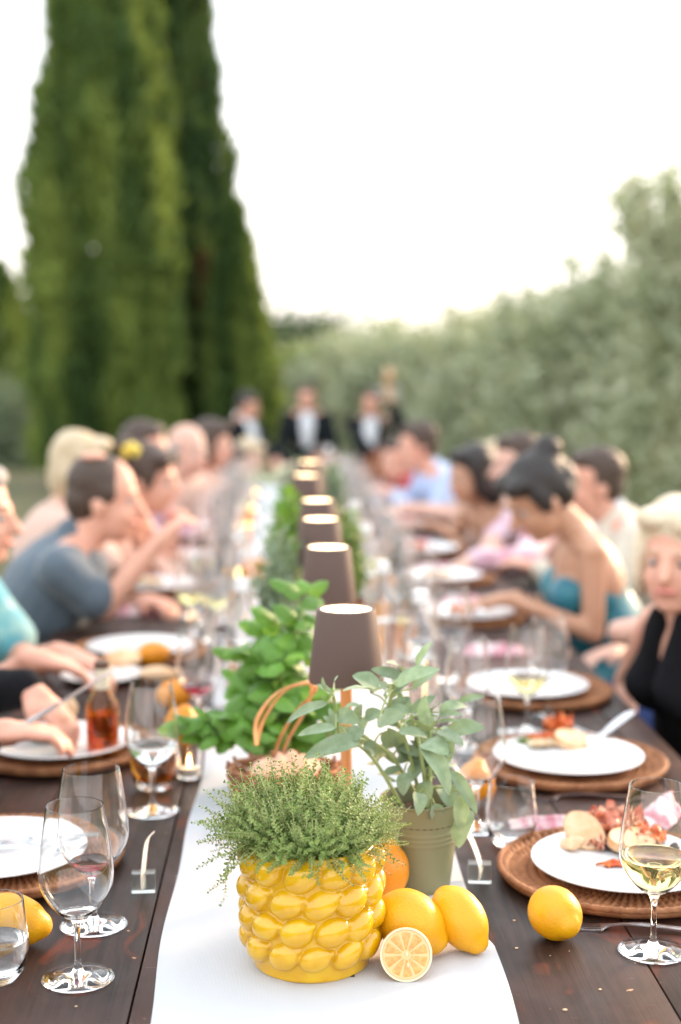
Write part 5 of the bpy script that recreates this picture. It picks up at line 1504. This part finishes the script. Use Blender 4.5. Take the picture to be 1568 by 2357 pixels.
        nm = {'shirt': 'shirt', 'jacket': 'jacket', 'tee': 'top', 'strapless': 'dress', 'halter': 'dress'}[tk]
        blob(nm, tops, max(.009, vox), M[tm], root, org, 3, .0055, head.y * 3)
        if tk == 'jacket':
            blob('shirt_front', [('ell', hip + ax * Lt * .72 + Tf * .088, (.072, .066, .19), B3), ('cap', N - ax * .03, N + V((0, 0, .04)), .066, .060)], .012, M['white_shirt'], root, org, 2)
            if group == 'musicians': MB().box(N + Tf * .125 - ax * .050 - org, (.07, .02, .03)).build('bow_tie', M['dark_suit'], root)
    lg = []
    for h0, kn, ft in legs: lg += [('cap', h0, kn, .095, .070), ('cap', kn, ft, .068, .058)]
    lg.append(('ell', hip, (.172, .134, .115), B3))
    blob('trousers' if not female else 'skirt', lg, .016, M[bottom], root, org, 2, .003)
    return root
M['flower'] = mat('yellow_flower', (0.80, 0.62, 0.10), .6)
FL = -1
# left side, near to far
person('person in black sleeves at the left edge cutting food with a knife', V((-.80, 2.74, 1.17)), (1, .1, -.35), V((-.90, 2.75, .55)), (P(68, 1590, 2.70), P(-22, 1690, 2.50)), 'rosy', False,
       ('short', 'hair_grey'), ('shirt', 'black_cloth', 'long'), vox=.0062, hdirs=((.75, -.30, -.55), (1, .15, .05)))
person('grey haired guest in a teal floral top, cut by the left edge', P(-62, 1190, 3.40), (1, -.1, -.05), V((-.93, 3.40, .55)), (P(140, 1505, 3.22), P(75, 1520, 3.0)), 'rosy', False,
       ('short', 'hair_grey'), ('tee', 'floral_top', 'short'), vox=.0075, hdirs=((1, -.2, -.25), (.9, .3, -.2)))
person('balding man in a grey blue shirt with a hand at his mouth', P(243, 1152, 4.10), (1, -.05, -.10), V((-.86, 4.10, .55)), (P(330, 1385, 4.25), P(352, 1262, 3.98)), 'rosy', False,
       ('balding', 'hair_brown'), ('shirt', 'greyblue_shirt', 'short'), elbows=(None, P(238, 1398, 3.98)), vox=.0085, hdirs=(None, (.6, .2, .7)), bottom='trousers', size=1.02)
person('blonde guest behind the man in the grey blue shirt', P(190, 1085, 4.95), (1, .3, -.1), V((-.90, 4.95, .55)), (tp(-.40, 4.85) + V((0, 0, .05)), tp(-.42, 5.05) + V((0, 0, .05))), 'pale', True,
       ('bob', 'hair_blonde'), ('tee', 'blush_dress', 'short'))
person('woman with dark hair and a yellow flower in it, hands near her face', P(345, 1108, 5.05), (1, -.2, -.1), V((-.80, 5.45, .55)), (P(400, 1215, 5.2), P(385, 1240, 5.0)), 'rosy', True,
       ('bun', 'hair_brown', 'flower'), ('strapless', 'blush_dress', None))
person('brown haired guest behind the flower haired woman', P(338, 1042, 6.0), (1, -.3, 0), V((-.84, 6.0, .55)), (tp(-.35, 5.9) + V((0, 0, .06)), tp(-.32, 6.05) + V((0, 0, .06))), 'rosy', False,
       ('short', 'hair_brown'), ('shirt', 'pink_shirt', 'long'))
person('bald man with grey sides turned to the camera on the left', P(432, 1040, 6.55), (.75, -.6, -.05), V((-.72, 6.65, .55)), (tp(-.30, 6.5) + V((0, 0, .06)), tp(-.28, 6.7) + V((0, 0, .06))), 'pale', False,
       ('fringe_bald', 'hair_grey'), ('shirt', 'blush_dress', 'short'))
person('brown haired guest right of the bald man on the left', P(490, 1028, 7.25), (.85, -.4, -.05), V((-.66, 7.3, .55)), (tp(-.28, 7.15) + V((0, 0, .06)), tp(-.26, 7.35) + V((0, 0, .06))), 'rosy', True,
       ('long', 'hair_brown'), ('tee', 'blush_dress', 'short'))
person('guest in a red dress far down the left side', P(520, 1075, 7.9), (.9, -.3, -.15), V((-.70, 7.95, .55)), (tp(-.28, 7.8) + V((0, 0, .06)), tp(-.26, 8.0) + V((0, 0, .06))), 'rosy', True,
       ('bob', 'hair_brown'), ('tee', 'red_dress', 'short'))
person('guest in a pale green dress at the far left end of the table', P(575, 1062, 8.7), (.4, -.9, -.1), V((-.30, 8.95, .55)), (V((-.20, 8.66, .84)), V((.0, 8.66, .84))), 'pale', True,
       ('bob', 'hair_blonde'), ('tee', 'pale_green_dress', 'long'))
person('guest at the head of the table facing the camera behind the last lamp', P(742, 1075, 8.9), (0, -1, -.1), V((.22, 9.12, .55)), (V((.35, 8.7, .84)), V((.12, 8.7, .84))), 'tan', False,
       ('short', 'hair_brown'), ('shirt', 'red_dress', 'long'))
# right side
person('blonde woman in a black halter dress at the right edge, looking at the camera', P(1556, 1290, 3.12), (-.48, -.88, -.02), V((1.02, 3.30, .53)), (P(1640, 1880, 2.95), P(1440, 1735, 3.30)), 'rosy', True,
       ('bob', 'hair_white'), ('halter', 'black_cloth', None), build=.94, torso=(-.93, -.36, 0), vox=.0075, bottom='black_cloth')
person('dark haired woman in a strapless teal dress bending over her plate', P(1242, 1150, 4.15), (-.80, -.18, -.55), V((.98, 4.2, .55)), (P(1170, 1378, 4.02), P(1185, 1375, 4.2)), 'tan', True,
       ('bun', 'hair_dark'), ('strapless', 'teal_satin', None), torso=(-1, -.05, 0), elbows=(P(1366, 1458, 4.02), None), vox=.0075, build=.92, bottom='teal_satin', hdirs=((-1, 0, -.1), (-1, -.2, -.2)))
person('man in a cream jacket in profile behind the woman in teal', P(1366, 1118, 5.05), (-1, -.1, -.05), V((1.38, 5.05, .55)), (tp(.86, 4.9) + V((0, 0, .03)), tp(.84, 5.1) + V((0, 0, .03))), 'rosy', False,
       ('short', 'hair_brown'), ('jacket', 'cream_jacket', 'long'), size=1.02)
person('guest in navy mostly hidden behind the blonde woman in black, one bare arm showing', P(1605, 1255, 3.85), (-.9, .2, -.1), V((1.22, 3.85, .53)), (P(1520, 1450, 3.80), P(1420, 1500, 3.9)), 'pale', True,
       ('bob', 'hair_blonde'), ('halter', 'navy', None), bottom='navy', elbows=(P(1425, 1455, 3.72), None))
person('brown haired guest in a pink and white shirt leaning on the table', P(1188, 1072, 5.75), (-1, -.15, -.1), V((1.25, 5.6, .55)), (P(1085, 1290, 5.0), P(1095, 1280, 5.2)), 'pale', False,
       ('short', 'hair_brown'), ('shirt', 'pink_shirt', 'long'), elbows=(P(1205, 1290, 5.1), None))
person('dark haired woman with bare shoulders, turned sideways on the right', P(1085, 1098, 5.95), (-.8, -.5, -.1), V((1.02, 6.0, .55)), (P(1020, 1220, 5.8), P(1035, 1225, 6.0)), 'tan', True,
       ('long', 'hair_dark'), ('strapless', 'blush_dress', None))
person('man in a light blue shirt far down the right side', P(960, 1030, 7.25), (-1, -.2, -.1), V((1.02, 7.25, .55)), (P(905, 1140, 7.0), P(900, 1150, 7.2)), 'rosy', False,
       ('short', 'hair_brown'), ('shirt', 'lightblue_shirt', 'long'))
person('guest with a ruddy face beyond the man in the light blue shirt', P(915, 1062, 8.1), (-.9, -.4, -.1), V((.86, 8.1, .55)), (tp(.36, 8.0) + V((0, 0, .05)), tp(.35, 8.15) + V((0, 0, .05))), 'rosy', False,
       ('short', 'hair_brown'), ('shirt', 'red_dress', 'long'))
person('guest with light brown hair between the bare shouldered woman and the guest in pink', P(1135, 1080, 6.7), (-1, -.1, 0), V((1.25, 6.7, .55)), (tp(.55, 6.6) + V((0, 0, .05)), tp(.55, 6.8) + V((0, 0, .05))), 'pale', True,
       ('bob', 'hair_blonde'), ('tee', 'blush_dress', 'short'))
# musicians standing beyond the table, on slightly lower ground
def musician(label, X, Y, D, face, hair, wr, **k):
    h = P(X, Y, D); g0 = gz(D)
    return person(label, h, face, V((h.x, D + .03, g0 + .93)), wr, 'rosy', False, hair, ('jacket', 'dark_suit', 'long'), 'dark_suit', stand=True, group='musicians', gz_=g0, **k)
h = P(572, 938, 12.4); musician('black haired musician in a dark jacket, leftmost of the three', 572, 938, 12.4, (.75, -.6, -.2), ('short', 'hair_dark'), (h + V((.25, -.30, -.45)), h + V((-.10, -.35, -.55))))
h = P(707, 918, 12.8); musician('middle musician in a dark jacket and white shirt facing the table', 707, 918, 12.8, (0, -1, -.05), ('short', 'hair_brown'), (h + V((.22, -.25, -.62)), h + V((-.20, -.30, -.55))))
h = P(855, 930, 12.4); musician('musician in a dark jacket playing the double bass', 855, 930, 12.4, (-.2, -1, -.05), ('short', 'hair_brown'), (h + V((.17, -.32, .02)), h + V((.10, -.42, -.50))))

# double bass
M['bass_wood'] = mat('double_bass_varnish', (0.22, 0.055, 0.02), .25, c2=(.30, .09, .03), nscale=8, coat=.4)
M['maple'] = mat('pale_maple', (0.55, 0.34, 0.18), .35)
bx = P(897, 1000, 12.0); bass = empty('double_bass', (bx.x, 12.0, gz(12.0)), 'reddish double bass held upright by the right hand musician', 'double bass')
out = [(0, .16), (.20, .17), (.30, .26), (.33, .40), (.27, .54), (.20, .62), (.195, .70), (.22, .80), (.255, .90), (.24, 1.02), (.16, 1.12), (.06, 1.20), (0, 1.21)]
oc = [p for p in arc_pts([V((x, 0, z)) for x, z in out], 48)]
ring = [V((p.x, 0, p.z)) for p in oc] + [V((-p.x, 0, p.z)) for p in reversed(oc[1:-1])]
b = MB(); n = len(ring); lay = [(-.10, .0), (-.085, .9), (-.08, 1.0), (.08, 1.0), (.085, .9), (.10, .0)]
cz = .66
for y, s_ in lay:
    for p in ring: b.v.append((p.x * max(s_, .02), y, cz + (p.z - cz) * max(s_, .02)))
b.f = [(i * n + k, i * n + (k + 1) % n, (i + 1) * n + (k + 1) % n, (i + 1) * n + k) for i in range(5) for k in range(n)]
b.build('body', M['bass_wood'], bass)
MB().strip([(0, -.115, .95), (0, -.125, 1.2), (0, -.09, 1.62)], [.055, .05, .04], (1, 0, 0), .035).build('neck', M['maple'], bass)
MB().strip([(0, -.145, .80), (0, -.15, 1.2), (0, -.115, 1.60)], [.07, .06, .042], (1, 0, 0), .012).build('fingerboard', M['dark_suit'], bass)
MB().strip(arc_pts([(0, -.09, 1.61), (0, -.08, 1.72), (0, -.055, 1.80), (0, -.10, 1.85), (0, -.13, 1.80), (0, -.10, 1.78)], 20), [.06] * 21, (1, 0, 0), .05).build('scroll', M['maple'], bass)
MB().box((0, -.125, .62), (.14, .02, .10), taper=.7).build('bridge', M['maple'], bass)
for q in range(4):
    MB().tube([(-.02 + .013 * q, -.12, .36), (-.024 + .016 * q, -.185, .67), (-.012 + .008 * q, -.13, 1.62)], .002, 5).build('string', M['steel'], bass)
MB().tube([(0, 0, 0), (0, 0, .17)], .008, 8).build('end_pin', M['steel'], bass)
for sx_ in (-1, 1):
    for z in (1.64, 1.70): MB().tube([(sx_ * .02, -.09, z), (sx_ * .085, -.09, z)], [.006, .012], 8).build('tuning_peg', M['steel'], bass)
bass.rotation_euler = (.06, -.03, .15)

# benches
for s_, x0, lb_ in ((-1, -.97, 'long wooden bench under the guests on the left'), (1, 1.08, 'long wooden bench under the guests on the right')):
    r = empty('bench', (x0, 5.4, 0), lb_, 'bench', 'benches')
    for q in (-.13, .13): mesh_obj('seat_plank', bevel_box((.25, 6.6, .035), .003), M['wood'], r, (q * (1.0 if s_ < 0 else 1.25), 0, .425))
    for y in (-3.0, -1.0, 1.0, 3.0):
        for q in (-.2, .2): MB().box((q, y, .203), (.05, .05, .405)).build('leg', M['wood'], r)
r = empty('bench', (.05, 9.10, 0), 'short bench at the far head of the table', 'bench', 'benches')
mesh_obj('seat_plank', bevel_box((1.1, .34, .035), .003), M['wood'], r, (0, 0, .425))
for x in (-.45, .45): MB().box((x, 0, .20), (.06, .30, .40)).build('leg', M['wood'], r)

knife(P(128, 1632, 2.52), .0, 'broad knife held by the person in black at the left', s=1.0).rotation_euler = (0, -.52, .25)
flush_blobs()
